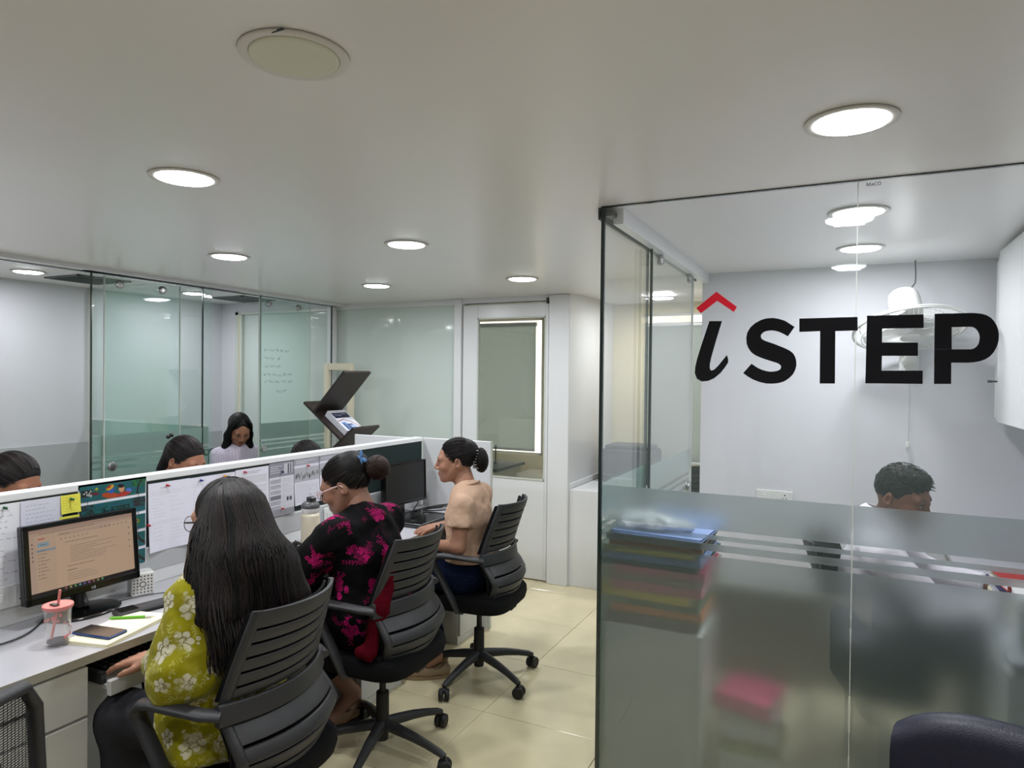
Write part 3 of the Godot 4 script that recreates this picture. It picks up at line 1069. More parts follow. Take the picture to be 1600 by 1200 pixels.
func monitors() -> void:
	var t := thing("monitor", "black monitor lit with a tan mail page in front of the woman in yellow", "monitor", V(-2.385, 0.75, -1.487), 89.0)
	var p := Pic.new(640, 384, Color(0.78, 0.66, 0.56))
	var r := RandomNumberGenerator.new()
	r.seed = 3
	p.rect(0, 0, 640, 20, Color(0.66, 0.55, 0.48))
	p.rect(0, 20, 640, 16, Color(0.72, 0.61, 0.53))
	p.text_rows(r, 60, 26, 330, 1, 9, Color(0.4, 0.33, 0.3), 3)
	p.rect(0, 36, 150, 330, Color(0.76, 0.645, 0.55))
	p.rect(0, 36, 36, 330, Color(0.73, 0.62, 0.55))
	p.rect(160, 42, 330, 18, Color(0.72, 0.615, 0.53))
	p.text_rows(r, 172, 49, 60, 1, 9, Color(0.4, 0.33, 0.3), 3)
	for k in 3:
		p.rect(52 + k * 13, 54, 10, 7, Color(0.72, 0.25, 0.2))
	p.rect(46, 78, 66, 26, Color(0.55, 0.63, 0.66))
	p.text_rows(r, 62, 90, 40, 1, 9, Color(0.25, 0.25, 0.28), 3)
	p.rect(40, 118, 112, 14, Color(0.56, 0.6, 0.63))
	for k in 9:
		p.text_rows(r, 60, 124 + k * 20, 34 + 7 * (k % 4), 1, 9, Color(0.36, 0.3, 0.27), 3)
		p.dot(50, 125 + k * 20, 3, Color(0.42, 0.36, 0.33))
	for k in 5:
		p.dot(17, 80 + k * 24, 4.5, Color(0.42, 0.36, 0.36))
	for k in 7:
		p.dot(182 + k * 26, 78, 3.5, Color(0.42, 0.35, 0.32))
		p.dot(430 + k * 28, 52, 4, Color(0.42, 0.35, 0.32))
	p.text_rows(r, 205, 102, 200, 1, 9, Color(0.3, 0.25, 0.22), 3)
	p.text_rows(r, 235, 132, 300, 8, 13, Color(0.34, 0.28, 0.25), 2.5)
	p.text_rows(r, 210, 248, 170, 1, 9, Color(0.34, 0.28, 0.25), 3)
	p.text_rows(r, 210, 272, 90, 1, 9, Color(0.24, 0.2, 0.18), 4)
	p.text_rows(r, 210, 294, 190, 4, 13, Color(0.34, 0.28, 0.25), 2.5)
	p.rect(0, 364, 640, 20, Color(0.1, 0.07, 0.09))
	for k in 9:
		p.rect(190 + k * 28, 368, 14, 12, Color.from_hsv(fmod(k * 0.17, 1.0), 0.4, 0.6))
	for k in 4:
		p.dot(612, 90 + k * 40, 4, Color(0.4, 0.33, 0.32))
	var sm := mat("screen_lit", Color(0.02, 0.02, 0.02), 0.35)
	sm.emission_enabled = true
	sm.emission_texture = p.tex()
	sm.emission = Color(1, 1, 1)
	sm.emission_operator = BaseMaterial3D.EMISSION_OP_MULTIPLY
	sm.emission_energy_multiplier = 0.62
	var bz := monitor(t, 0.392, 0.262, 0.1, sm, 0.017)
	var lg := TextMesh.new()
	lg.text = "LG"
	lg.font_size = 16
	lg.pixel_size = 0.00075
	lg.depth = 0.0006
	var lo := obj("logo", lg, M.wainscot, bz)
	lo.transform = Transform3D(Basis(Vector3.RIGHT, -0.1), V(0.02, 0.087, 0.0065))
	var neck := MB.new()
	neck.tube([V(0, 0.012, -0.04), V(0, 0.06, -0.055), V(0, 0.12, -0.055)], [0.05, 0.04, 0.035], 12, true, Vector2(1.0, 0.4))
	obj("neck", neck, M.gloss_black, t)
	var base := MB.new()
	base.x = Transform3D(Basis.from_scale(V(1.25, 1, 0.95)), V(0, 0, -0.02))
	base.lathe([Vector2(0.001, 0.0), Vector2(0.098, 0.0), Vector2(0.1, 0.006), Vector2(0.09, 0.011), Vector2(0.03, 0.018), Vector2(0.001, 0.018)], 40)
	obj("base", base, M.gloss_black, t)
	var l := AreaLight3D.new()
	l.name = "light"
	l.area_size = Vector2(0.38, 0.22)
	l.light_energy = 0.035
	l.light_color = Color(1.0, 0.87, 0.76)
	l.shadow_enabled = true
	l.area_range = 5.0
	l.transform = Transform3D(Basis(Vector3.UP, PI), V(0, 0.21, 0.03))
	t.add_child(l)
	t = thing("monitor", "black monitor with a dark screen in front of the woman in beige", "monitor", V(-2.36, 0.75, -3.385), 84.0)
	monitor(t, 0.37, 0.25, 0.03, M.screen_off, 0.01)
	neck = MB.new()
	neck.box(V(-0.03, 0.006, -0.055), V(0.03, 0.17, -0.035), 0.004)
	obj("neck", neck, M.gloss_black, t)
	obj("base", boxes([V(-0.11, 0, -0.12), V(0.11, 0.012, 0.06)], 0.006), M.gloss_black, t)
	t = thing("laptop", "closed black laptop with two round stickers on the desk below the dark monitor", "laptop", V(-2.2, 0.75, -3.3), 90.0)
	obj("body", boxes([V(-0.17, 0.002, -0.115), V(0.17, 0.016, 0.115)], 0.005), M.black_plastic, t)
	obj("lid", boxes([V(-0.17, 0.0165, -0.115), V(0.17, 0.025, 0.115)], 0.003), M.gloss_black, t)
	for s in [[0.1, -0.03], [-0.1, 0.02]]:
		var st := MB.new()
		st.x = Transform3D(Basis.from_scale(V(1.5, 1, 0.8)), V(s[0], 0.025, s[1]))
		st.lathe([Vector2(0.001, 0.0), Vector2(0.018, 0.0), Vector2(0.018, 0.0006), Vector2(0.001, 0.0006)], 20)
		obj("sticker", st, M.steel, t)


func sheet(called: String, label: String, category: String, y1: float, y0: float, z1: float, z0: float, m: Material, off := 0.003, curl := 0.006, slope := 0.0, group := "papers pinned to the board") -> MeshInstance3D:
	# a sheet on the board between z1 (near) and z0 (far); its lower edge lifts off by curl
	var mb := MB.new()
	var rows := []
	for back in [0.0, 1.0]:
		var r := []
		for i in 9:
			var v := i / 8.0
			var row := []
			for j in 5:
				var u := j / 4.0
				row.append(V(FX + off + curl * v * v * (0.5 + 0.5 * sin(u * 5.0 + y1 * 40.0)) - back * 0.0004, lerpf(y1, y0, v) - slope * u, lerpf(z1, z0, u)))
			r.append(row)
		rows.append(r)
	for i in 8:
		for j in 4:
			var a: Array = rows[0]
			mb.flat([a[i + 1][j], a[i + 1][j + 1], a[i][j + 1], a[i][j]], [Vector2(j / 4.0, (i + 1) / 8.0), Vector2((j + 1) / 4.0, (i + 1) / 8.0), Vector2((j + 1) / 4.0, i / 8.0), Vector2(j / 4.0, i / 8.0)])
			a = rows[1]
			mb.flat([a[i][j], a[i][j + 1], a[i + 1][j + 1], a[i + 1][j]])
	var o := obj(called, mb, m)
	tag(o, label, category, group)
	return o


func pin(y: float, z: float, c: Color, label: String, off := 0.004) -> void:
	var key := "pin_" + c.to_html()
	if not M.has(key):
		mat(key, c, 0.3)
	var t := thing("push_pin", label, "pin", V(FX + off, y, z), 0, "push pins on the board")
	var h := MB.new()
	h.x = Transform3D(Basis(Vector3.BACK, -PI / 2), V(0.002, 0, 0))
	h.lathe([Vector2(0.001, 0), Vector2(0.0052, 0.0), Vector2(0.0052, 0.002), Vector2(0.0028, 0.0045), Vector2(0.0028, 0.0105), Vector2(0.0046, 0.013), Vector2(0.001, 0.014)], 12)
	obj("head", h, M[key], t)
	var p := MB.new()
	p.tube([V(-0.012, 0, 0), V(0.004, 0, 0)], 0.0006, 6)
	obj("point", p, M.steel, t)


func print_mat(called: String, c: Color, draw: Callable, w := 256, h := 360) -> StandardMaterial3D:
	var p := Pic.new(w, h, c)
	var r := RandomNumberGenerator.new()
	r.seed = called.hash() % 9973
	draw.call(p, r)
	var m := mat(called, Color(0.98, 0.98, 0.98), 0.7, 0.3)
	m.albedo_texture = p.tex()
	return m


func handwriting_rows(p: Pic, r: RandomNumberGenerator, x: float, y: float, w: float, rows: int, step: float, c: Color) -> void:
	for k in rows:
		var px := x
		var yy := y + k * step
		while px < x + w * r.randf_range(0.6, 1.0):
			var pts := []
			var n := r.randi_range(4, 9)
			for i in n:
				pts.append_array([px + i * 2.6, yy + r.randf_range(-3.5, 3.5)])
			p.line(pts, 0.6, c)
			px += n * 2.6 + 6


func pinned() -> void:
	var ink := Color(0.42, 0.43, 0.5)
	var note := print_mat("print_notes", Color(0.93, 0.93, 0.95), func(p, r): handwriting_rows(p, r, 20, 26, 210, 13, 24, ink))
	var note2 := print_mat("print_notes_2", Color(0.86, 0.86, 0.91), func(p, r): handwriting_rows(p, r, 30, 30, 190, 14, 22, ink))
	var letter := print_mat("print_letter", Color(0.9, 0.9, 0.95), func(p, r):
		p.text_rows(r, 70, 28, 120, 1, 10, Color(0.4, 0.4, 0.45), 2)
		p.text_rows(r, 20, 46, 216, 3, 9, Color(0.66, 0.66, 0.7))
		p.text_rows(r, 30, 84, 70, 7, 16, Color(0.62, 0.62, 0.68))
		p.text_rows(r, 130, 84, 90, 4, 24, Color(0.62, 0.62, 0.68))
		p.text_rows(r, 20, 206, 216, 2, 10, Color(0.5, 0.5, 0.55))
		p.text_rows(r, 30, 236, 60, 4, 22, Color(0.62, 0.62, 0.68))
		p.text_rows(r, 140, 236, 80, 5, 18, Color(0.62, 0.62, 0.68)))
	var dense := print_mat("print_dense", Color(0.88, 0.88, 0.92), func(p, r):
		p.text_rows(r, 60, 20, 140, 2, 10, Color(0.4, 0.4, 0.45), 3)
		for k in 5:
			p.rect(14, 46 + k * 62, 228, 54, Color(0.84, 0.84, 0.87))
			p.text_rows(r, 20, 52 + k * 62, 216, 6, 8, Color(0.55, 0.55, 0.6)))
	var table := print_mat("print_table", Color(0.84, 0.84, 0.87), func(p, r):
		p.rect(0, 0, 256, 96, Color(0.56, 0.56, 0.6))
		p.rect(150, 10, 90, 70, Color(0.75, 0.75, 0.78))
		p.rect(190, 14, 14, 66, Color(0.35, 0.35, 0.38))
		p.rect(216, 14, 12, 66, Color(0.38, 0.38, 0.42))
		p.text_rows(r, 12, 22, 120, 4, 14, Color(0.86, 0.86, 0.88), 5)
		for k in 6:
			p.rect(10, 112 + k * 36, 112, 28, Color(0.72, 0.72, 0.76) if k != 3 else Color(0.5, 0.5, 0.54))
			p.text_rows(r, 14, 116 + k * 36, 100, 3, 8, Color(0.45, 0.45, 0.5), 2)
			p.text_rows(r, 136, 112 + k * 36, 108, 4, 8, Color(0.6, 0.6, 0.64), 2)
		p.rect(180, 240, 20, 26, Color(0.3, 0.3, 0.33))
		p.rect(208, 240, 26, 26, Color(0.4, 0.4, 0.43))
		p.rect(0, 316, 256, 44, Color(0.6, 0.6, 0.63)))
	var photo := print_mat("print_photo", Color(0.85, 0.85, 0.89), func(p, r):
		p.rect(0, 0, 256, 50, Color(0.62, 0.62, 0.66))
		p.text_rows(r, 20, 16, 200, 2, 14, Color(0.85, 0.85, 0.87), 5)
		p.rect(0, 70, 256, 110, Color(0.7, 0.7, 0.73))
		for k in 14:
			p.egg(20 + k * 17, 150 - r.randf() * 30, 7, 20, 0.3 * r.randf(), Color.from_hsv(0, 0, r.randf_range(0.3, 0.6)))
		p.text_rows(r, 16, 200, 220, 12, 12, Color(0.6, 0.6, 0.65), 2))
	var yellow := print_mat("print_yellow", Color(0.93, 0.9, 0.36), func(p, r): handwriting_rows(p, r, 12, 20, 100, 6, 18, Color(0.55, 0.52, 0.18)), 128, 128)
	sheet("paper_sheet", "large white handwritten sheet at the left end of the board, green pin at its top", "paper", 1.158, 0.872, -1.1, -1.36, note, 0.002, 0.012)
	sheet("paper_sheet", "white handwritten page under the two yellow notes, its corner curling", "paper", 1.158, 0.93, -1.325, -1.46, note2, 0.005, 0.016)
	sheet("sticky_note", "upper yellow sticky note with a green pin", "note", 1.158, 1.092, -1.454, -1.522, yellow, 0.008, 0.006, 0.0, "yellow sticky notes")
	sheet("sticky_note", "lower yellow sticky note right above the lit monitor", "note", 1.082, 1.016, -1.45, -1.52, yellow, 0.007, 0.01, 0.0, "yellow sticky notes")
	sheet("paper_sheet", "tall white printed form with a red pin, left of the seated woman in yellow", "paper", 1.152, 0.876, -1.792, -1.984, letter, 0.004, 0.012)
	sheet("paper_sheet", "pale printed page with a blue pin just right of the tall white form", "paper", 1.15, 0.92, -1.984, -2.128, letter, 0.003, 0.006)
	sheet("paper_sheet", "narrow printed strip of paper with an orange pin above the head of long hair", "paper", 1.15, 0.97, -2.128, -2.222, dense, 0.003, 0.008)
	sheet("paper_sheet", "densely printed sheet with a red pin, right of the head of long hair", "paper", 1.155, 0.89, -2.222, -2.42, dense, 0.005, 0.01)
	sheet("paper_sheet", "grey printed page with a dark banner and blocks of tables", "paper", 1.162, 0.9, -2.423, -2.585, table, 0.006, 0.006)
	sheet("paper_sheet", "grey page with a photo of people, behind the grey bottle lid", "paper", 1.164, 0.93, -2.59, -2.77, photo, 0.003, 0.012)
	sheet("paper_sheet", "grey page at the right end of the pinned row, above the blue hair clip", "paper", 1.164, 0.96, -2.773, -2.98, photo, 0.004, 0.01)
	poster()
	var gr := Color(0.02, 0.35, 0.2)
	var rd := Color(0.75, 0.05, 0.15)
	pin(1.146, -1.275, gr, "green push pin at the top of the large handwritten sheet")
	pin(1.142, -1.487, gr, "green push pin in the upper yellow sticky note", 0.01)
	pin(1.063, -1.485, gr, "green push pin in the lower yellow sticky note", 0.01)
	pin(1.137, -1.872, rd, "red push pin at the top of the tall white form", 0.006)
	pin(1.135, -2.035, Color(0.1, 0.16, 0.5), "blue push pin at the top of the pale printed page")
	pin(1.138, -2.16, Color(0.9, 0.6, 0.15), "orange push pin at the top of the narrow strip")
	pin(1.142, -2.27, rd, "red push pin at the top of the densely printed sheet", 0.007)
	pin(1.115, -2.5, Color(0.1, 0.1, 0.25), "dark blue push pin in the banner of the grey tables page", 0.008)
	pin(0.935, -2.5, rd, "red push pin near the foot of the grey tables page", 0.01)
	pin(1.125, -2.68, rd, "red push pin in the page with a photo of people", 0.006)
	pin(0.99, -1.787, rd, "red push pin between the teal hanging and the tall white form", 0.008)


func poster() -> void:
	var t := thing("wall_hanging", "teal painted hanging of five strips on a white card, Devanagari lettering in black", "poster", V(FX, 0.84, -1.65))
	obj("card", boxes([V(0.001, 0.0, -0.133), V(0.004, 0.345, 0.133)]), M.paper, t)
	for k in 5:
		var p := Pic.new(384, 96, Color(0.1, 0.36, 0.36))
		var r := RandomNumberGenerator.new()
		r.seed = 60 + k
		for j in 60:
			p.egg(r.randf() * 384, r.randf() * 96, r.randf_range(8, 50), r.randf_range(2, 8), 0.1, Color(0.08 + r.randf() * 0.05, 0.32 + r.randf() * 0.1, 0.36 + r.randf() * 0.1))
		if k == 0:  # two painted figures under a tree
			for j in 40:
				p.dot(300 + r.randf() * 84, r.randf() * 40, r.randf_range(4, 9), Color(0.1, 0.3 + r.randf() * 0.15, 0.2))
			p.line([330, 96, 340, 30, 360, 5], 5, Color(0.16, 0.12, 0.1))
			p.rect(8, 24, 60, 44, Color(0.12, 0.14, 0.14))
			for j in 8:
				p.egg(14 + r.randf() * 48, 30 + r.randf() * 34, 7, 4, r.randf() * 3, Color(0.75, 0.75, 0.75))
			p.dot(92, 24, 9, Color(0.6, 0.62, 0.12))
			p.egg(84, 52, 22, 9, 0.2, Color(0.4, 0.1, 0.16))
			p.egg(170, 76, 50, 18, 0.2, Color(0.7, 0.28, 0.12))
			p.egg(250, 80, 44, 16, -0.2, Color(0.68, 0.2, 0.16))
			p.egg(176, 42, 20, 24, 0, Color(0.2, 0.35, 0.68))
			p.egg(168, 26, 24, 14, -0.5, Color(0.85, 0.62, 0.12))
			p.egg(162, 22, 16, 6, -0.6, Color(0.65, 0.12, 0.1))
			p.egg(236, 44, 17, 22, 0, Color(0.8, 0.58, 0.42))
			p.egg(232, 26, 20, 12, 0.2, Color(0.08, 0.06, 0.06))
			p.egg(280, 60, 18, 12, 0.3, Color(0.3, 0.45, 0.75))
		elif k == 1:  # the lettering
			for j in 70:
				p.egg(r.randf() * 90 - 10, r.randf() * 90, r.randf_range(3, 12), 3, r.randf() * 3, Color(0.16, 0.14, 0.13))
				p.egg(300 + r.randf() * 90, r.randf() * 60, r.randf_range(3, 12), 3, r.randf() * 3, Color(0.17, 0.14, 0.13))
			var kk := Color(0.02, 0.05, 0.07)
			p.line([118, 44, 128, 38, 138, 42, 136, 52, 126, 55, 138, 58, 140, 68, 128, 74, 116, 68], 2.6, kk)
			p.line([136, 56, 150, 54, 158, 60, 156, 70, 146, 70], 2.4, kk)
			p.line([138, 32, 146, 36, 154, 30], 2.0, kk)
			p.dot(147, 26, 2.4, kk)
			p.line([174, 38, 284, 38], 2.2, kk)
			p.line([186, 38, 186, 74], 2.4, kk)
			p.line([186, 54, 176, 48, 172, 56, 178, 62, 186, 56, 196, 50, 202, 56, 198, 66], 2.2, kk)
			p.line([184, 74, 178, 80, 188, 84], 2.0, kk)
			p.line([212, 40, 212, 54, 222, 58, 230, 54, 230, 38, 230, 72], 2.2, kk)
			p.line([214, 46, 228, 56], 1.8, kk)
			p.line([238, 40, 238, 54, 248, 58, 248, 38], 2.2, kk)
			p.line([254, 38, 254, 72], 2.4, kk)
			p.line([264, 40, 260, 50, 268, 58, 276, 52, 276, 38, 276, 72], 2.2, kk)
			p.line([284, 38, 284, 72], 2.4, kk)
		elif k == 2:
			p.egg(330, 40, 26, 20, 0.4, Color(0.16, 0.4, 0.2))
			p.egg(330, 40, 14, 12, 0.4, Color(0.6, 0.52, 0.15))
			p.dot(330, 40, 6, Color(0.05, 0.08, 0.3))
			p.line([300, 96, 322, 60, 330, 44], 2, Color(0.15, 0.3, 0.15))
		else:
			p.line([320, 0, 350, 50, 384, 80], 7, Color(0.13, 0.1, 0.09))
		var m := mat("painted_strip_%d" % k, Color(0.98, 0.98, 0.98), 0.5)
		m.albedo_texture = p.tex()
		var mb := MB.new()
		var y1 := 0.338 - k * 0.069
		var y0 := y1 - 0.057
		mb.box(V(0.004, y0, -0.129), V(0.0052, y1, 0.129))
		mb.flat([V(0.0056, y0, 0.129), V(0.0056, y0, -0.129), V(0.0056, y1, -0.129), V(0.0056, y1, 0.129)], [Vector2(0, 1), Vector2(1, 1), Vector2(1, 0), Vector2(0, 0)])
		obj("strip", mb, m, t)
		if k < 4:
			for zz in [0.1, -0.1]:
				var s := MB.new()
				s.tube([V(0.005, y0 + 0.006, zz), V(0.007, y0 - 0.006, zz + 0.001), V(0.005, y0 - 0.018, zz)], 0.0007, 5)
				obj("string", s, M.cable, t)


func socket(at: Vector3, w: float, h: float, label: String, turn := 90.0, holes := 1) -> void:
	var t := thing("power_socket", label, "socket", at, turn, "white power sockets")
	obj("plate", boxes([V(-w / 2, -h / 2, 0), V(w / 2, h / 2, 0.009)], 0.003), M.white_plastic, t)
	for k in holes:
		var cx := w * (0.0 if holes == 1 else 0.28 - 0.55 * k)
		var ins := obj("insert", boxes([V(cx - h * 0.36, -h * 0.36, 0.009), V(cx + h * 0.36, h * 0.36, 0.0105)], 0.001), M.white_plastic, t)
		if k == 1:
			obj("switch", boxes([V(cx - 0.009, -0.014, 0.0105), V(cx + 0.009, 0.014, 0.014)], 0.002), M.white_plastic, ins)
			continue
		var hm := MB.new()
		for q in [[0, 0.013, 0.0042], [-0.009, -0.004, 0.0032], [0.009, -0.004, 0.0032], [-0.012, -0.015, 0.0028], [0.012, -0.015, 0.0028]]:
			hm.x = Transform3D(Basis(Vector3.RIGHT, PI / 2), V(cx + q[0], q[1], 0.0104))
			hm.lathe([Vector2(0.0004, 0), Vector2(q[2], 0), Vector2(q[2], 0.0006), Vector2(0.0004, 0.0006)], 10)
		obj("pin_hole", hm, M.dark_gap, ins)


func wire(called: String, label: String, pts: Array, r: float, m: Material, category := "cable") -> void:
	var c := Curve3D.new()
	for i in pts.size():
		var a: Vector3 = pts[maxi(i - 1, 0)]
		var b: Vector3 = pts[mini(i + 1, pts.size() - 1)]
		c.add_point(pts[i], (a - b) / 6.0, (b - a) / 6.0)
	var path := []
	for k in pts.size() * 6 + 1:
		path.append(c.sample(mini(k / 6, pts.size() - 1), (k % 6) / 6.0))
	var mb := MB.new()
	mb.tube(path, r, 8)
	tag(obj(called, mb, m), label, category)


func desk_things() -> void:
	socket(V(FX + 0.003, 0.85, -1.295), 0.13, 0.075, "white socket plate on the partition at the left of the lit monitor", 90, 2)
	socket(V(FX + 0.003, 0.848, -2.03), 0.11, 0.075, "white socket plate below the tall white form, by the face of the woman in yellow", 90, 2)
	socket(V(FX + 0.003, 0.846, -2.86), 0.11, 0.075, "white socket plate behind the cream bottle", 90, 2)
	# tumbler with a straw
	var t := thing("tumbler", "clear floral tumbler with pink lid and pink straw at the front of the desk", "cup", V(-2.185, 0.75, -1.272))
	var b := MB.new()
	b.lathe([Vector2(0.001, 0.0), Vector2(0.028, 0.0), Vector2(0.0325, 0.006), Vector2(0.037, 0.105), Vector2(0.039, 0.116), Vector2(0.037, 0.116), Vector2(0.035, 0.105), Vector2(0.0305, 0.01), Vector2(0.001, 0.008)], 32, false)
	obj("cup", b, M.cup_plastic, t)
	b = MB.new()
	b.lathe([Vector2(0.001, 0.011), Vector2(0.029, 0.011), Vector2(0.03, 0.014), Vector2(0.029, 0.016), Vector2(0.001, 0.016)], 24)
	obj("base_disc", b, M.grey_cloth, t)
	mat("pink_plastic", Color(0.86, 0.52, 0.5), 0.4)
	b = MB.new()
	b.lathe([Vector2(0.001, 0.112), Vector2(0.036, 0.112), Vector2(0.0415, 0.117), Vector2(0.0425, 0.124), Vector2(0.041, 0.127), Vector2(0.038, 0.125), Vector2(0.001, 0.1245)], 36)
	var lid := obj("lid", b, M.pink_plastic, t)
	obj("flap", boxes([V(-0.016, 0.1245, 0.002), V(0.014, 0.13, 0.018)], 0.002), M.dark_steel, lid)
	b = MB.new()
	b.tube([V(-0.012, 0.02, 0.012), V(0.0, 0.12, 0.0), V(0.004, 0.17, -0.004)], 0.0038, 10)
	obj("straw", b, M.pink_plastic, t)
	b = MB.new()
	for k in 17:
		var a := k * 2.4
		var y := 0.03 + 0.075 * fmod(k * 0.618, 1.0)
		b.x = Transform3D(Basis(Vector3.UP, -a) * Basis(Vector3.BACK, -PI / 2), V(cos(a) * 0.036, y, sin(a) * 0.036))
		b.ball(Vector3.ZERO, V(0.0055, 0.0006, 0.0045), 10)
	obj("flower_print", b, M.pink_plastic, t)
	# phone, notebook, pen
	var nb := thing("notebook", "cream notebook lying open at the desk edge under the phone", "notebook", V(-2.135, 0.75, -1.44), 15.0)
	obj("pages", boxes([V(-0.077, 0.002, -0.14), V(0.077, 0.01, 0.14)], 0.001), M.cream_paper, nb)
	obj("cover", boxes([V(-0.08, 0.0, -0.143), V(0.08, 0.002, 0.143)]), M.cream_wood, nb)
	t = thing("smartphone", "smartphone with black screen and blue case on the notebook", "phone", V(-2.135, 0.7605, -1.372), 10.0)
	obj("case", boxes([V(-0.075, 0.0, -0.037), V(0.075, 0.008, 0.037)], 0.003), mat("blue_case", Color(0.06, 0.22, 0.45), 0.3), t)
	obj("screen", boxes([V(-0.072, 0.008, -0.034), V(0.072, 0.0088, 0.034)]), M.gloss_black, t)
	t = thing("pen", "lime green ballpoint pen on the notebook", "pen", V(-2.17, 0.765, -1.503), -54.0)
	b = MB.new()
	b.tube([V(0, 0, 0.07), V(0, 0, 0.06), V(0, 0, -0.045)], [0.0015, 0.0048, 0.0048], 12)
	obj("barrel", b, mat("lime", Color(0.38, 0.68, 0.08), 0.35), t)
	b = MB.new()
	b.tube([V(0, 0, -0.045), V(0, 0, -0.062), V(0, 0, -0.066), V(0, 0, -0.076)], [0.0046, 0.0042, 0.002, 0.002], 12)
	obj("grip", b, M.white_plastic, t)
	t = thing("pen", "pale pen cut off by the left edge of the picture, on the white desk", "pen", V(-2.2, 0.755, -1.09), 65.0)
	b = MB.new()
	b.tube([V(0, 0, 0.07), V(0, 0, -0.07)], 0.005, 10)
	obj("barrel", b, M.white_plastic, t)
	b = MB.new()
	b.tube([V(0, 0, -0.07), V(0, 0, -0.08)], [0.005, 0.0015], 10)
	obj("tip", b, M.steel, t)
	# a black set-top like phone lying on the desk
	t = thing("desk_phone", "low black oblong handset beside the mouse, above the pen", "phone", V(-2.235, 0.75, -1.6), -11.0)
	obj("body", boxes([V(-0.032, 0.0, -0.1), V(0.032, 0.02, 0.1)], 0.007), M.black_plastic, t)
	obj("screen", boxes([V(-0.026, 0.02, 0.03), V(0.026, 0.021, 0.092)]), M.gloss_black, t)
	t = thing("computer_mouse", "black mouse under the right hand of the woman in yellow", "mouse", V(-2.2, 0.75, -1.76), 100.0)
	b = MB.new()
	b.ball(V(0, 0.006, 0), V(0.031, 0.028, 0.055), 20)
	obj("body", b, M.gloss_black, t)
	b = MB.new()
	b.ball(V(0, 0.032, -0.028), V(0.003, 0.006, 0.008), 10)
	obj("wheel", b, M.black_plastic, t)
	wire("mouse_cable", "thin black mouse cable looping behind the handset", [V(-2.25, 0.765, -1.76), V(-2.33, 0.757, -1.74), V(-2.38, 0.754, -1.66), V(-2.4, 0.754, -1.58), V(-2.44, 0.754, -1.6)], 0.0018, M.cable)
	wire("monitor_cable", "grey cable drooping from the lit monitor to the left edge", [V(-2.42, 0.8, -1.4), V(-2.42, 0.757, -1.36), V(-2.34, 0.756, -1.26), V(-2.33, 0.756, -1.16), V(-2.4, 0.756, -1.02), V(-2.42, 0.756, -0.9)], 0.003, M.dark_steel)
	# dotted white speaker cube
	t = thing("desk_speaker", "small white cube with black dots behind the lit monitor", "speaker", V(-2.42, 0.75, -1.715), 66.0)
	obj("body", boxes([V(-0.04, 0, -0.035), V(0.04, 0.085, 0.035)], 0.004), M.white_plastic, t)
	b = MB.new()
	for i in 6:
		for j in 6:
			if Vector2(i - 2.5, j - 2.5).length() > 1.3:
				b.x = Transform3D(Basis(Vector3.RIGHT, PI / 2), V(-0.03 + i * 0.012, 0.012 + j * 0.012, 0.0352))
				b.lathe([Vector2(0.0004, 0), Vector2(0.0026, 0), Vector2(0.0026, 0.0008), Vector2(0.0004, 0.0008)], 8)
	obj("dot_print", b, M.gloss_black, t)
	b = MB.new()
	b.x = Transform3D(Basis(Vector3.RIGHT, PI / 2), V(0, 0.042, 0.0352))
	b.lathe([Vector2(0.009, 0), Vector2(0.011, 0), Vector2(0.011, 0.001), Vector2(0.009, 0.001)], 20, false)
	obj("ring", b, M.gloss_black, t)
	# bottle
	t = thing("flask", "cream flask with a grey domed lid before the woman with blue clip", "bottle", V(-2.355, 0.75, -2.565))
	b = MB.new()
	b.lathe([Vector2(0.001, 0), Vector2(0.042, 0), Vector2(0.045, 0.005), Vector2(0.045, 0.15), Vector2(0.04, 0.165), Vector2(0.001, 0.165)], 32)
	obj("body", b, M.cream_wood, t)
	b = MB.new()
	b.lathe([Vector2(0.001, 0.158), Vector2(0.03, 0.158), Vector2(0.041, 0.17), Vector2(0.044, 0.185), Vector2(0.043, 0.192)], 32)
	var ld := obj("lid", b, M.white_plastic, t)
	b = MB.new()
	b.lathe([Vector2(0.044, 0.19), Vector2(0.045, 0.2), Vector2(0.04, 0.213), Vector2(0.025, 0.222), Vector2(0.001, 0.224)], 32)
	obj("cap", b, mat("lid_grey", Color(0.3, 0.3, 0.31), 0.35), ld)
	b = MB.new()
	b.box(V(-0.012, 0.215, -0.02), V(0.022, 0.245, 0.02), 0.005)
	obj("latch", b, M.dark_steel, ld)
	sheet_on_desk()
	t = thing("computer_mouse", "small black mouse behind the papers at the second desk place", "mouse", V(-2.4, 0.752, -2.52), 60.0)
	b = MB.new()
	b.ball(V(0, 0.005, 0), V(0.026, 0.022, 0.045), 16)
	obj("body", b, M.gloss_black, t)
	b = MB.new()
	b.ball(V(0, 0.025, -0.02), V(0.003, 0.005, 0.007), 8)
	obj("wheel", b, M.black_plastic, t)
	wire("usb_cable", "loose loop of thin black cable by the second mouse", [V(-2.42, 0.757, -2.5), V(-2.36, 0.77, -2.45), V(-2.33, 0.785, -2.4), V(-2.38, 0.79, -2.37), V(-2.43, 0.76, -2.4), V(-2.4, 0.757, -2.46), V(-2.3, 0.757, -2.44), V(-2.26, 0.757, -2.38)], 0.002, M.cable)
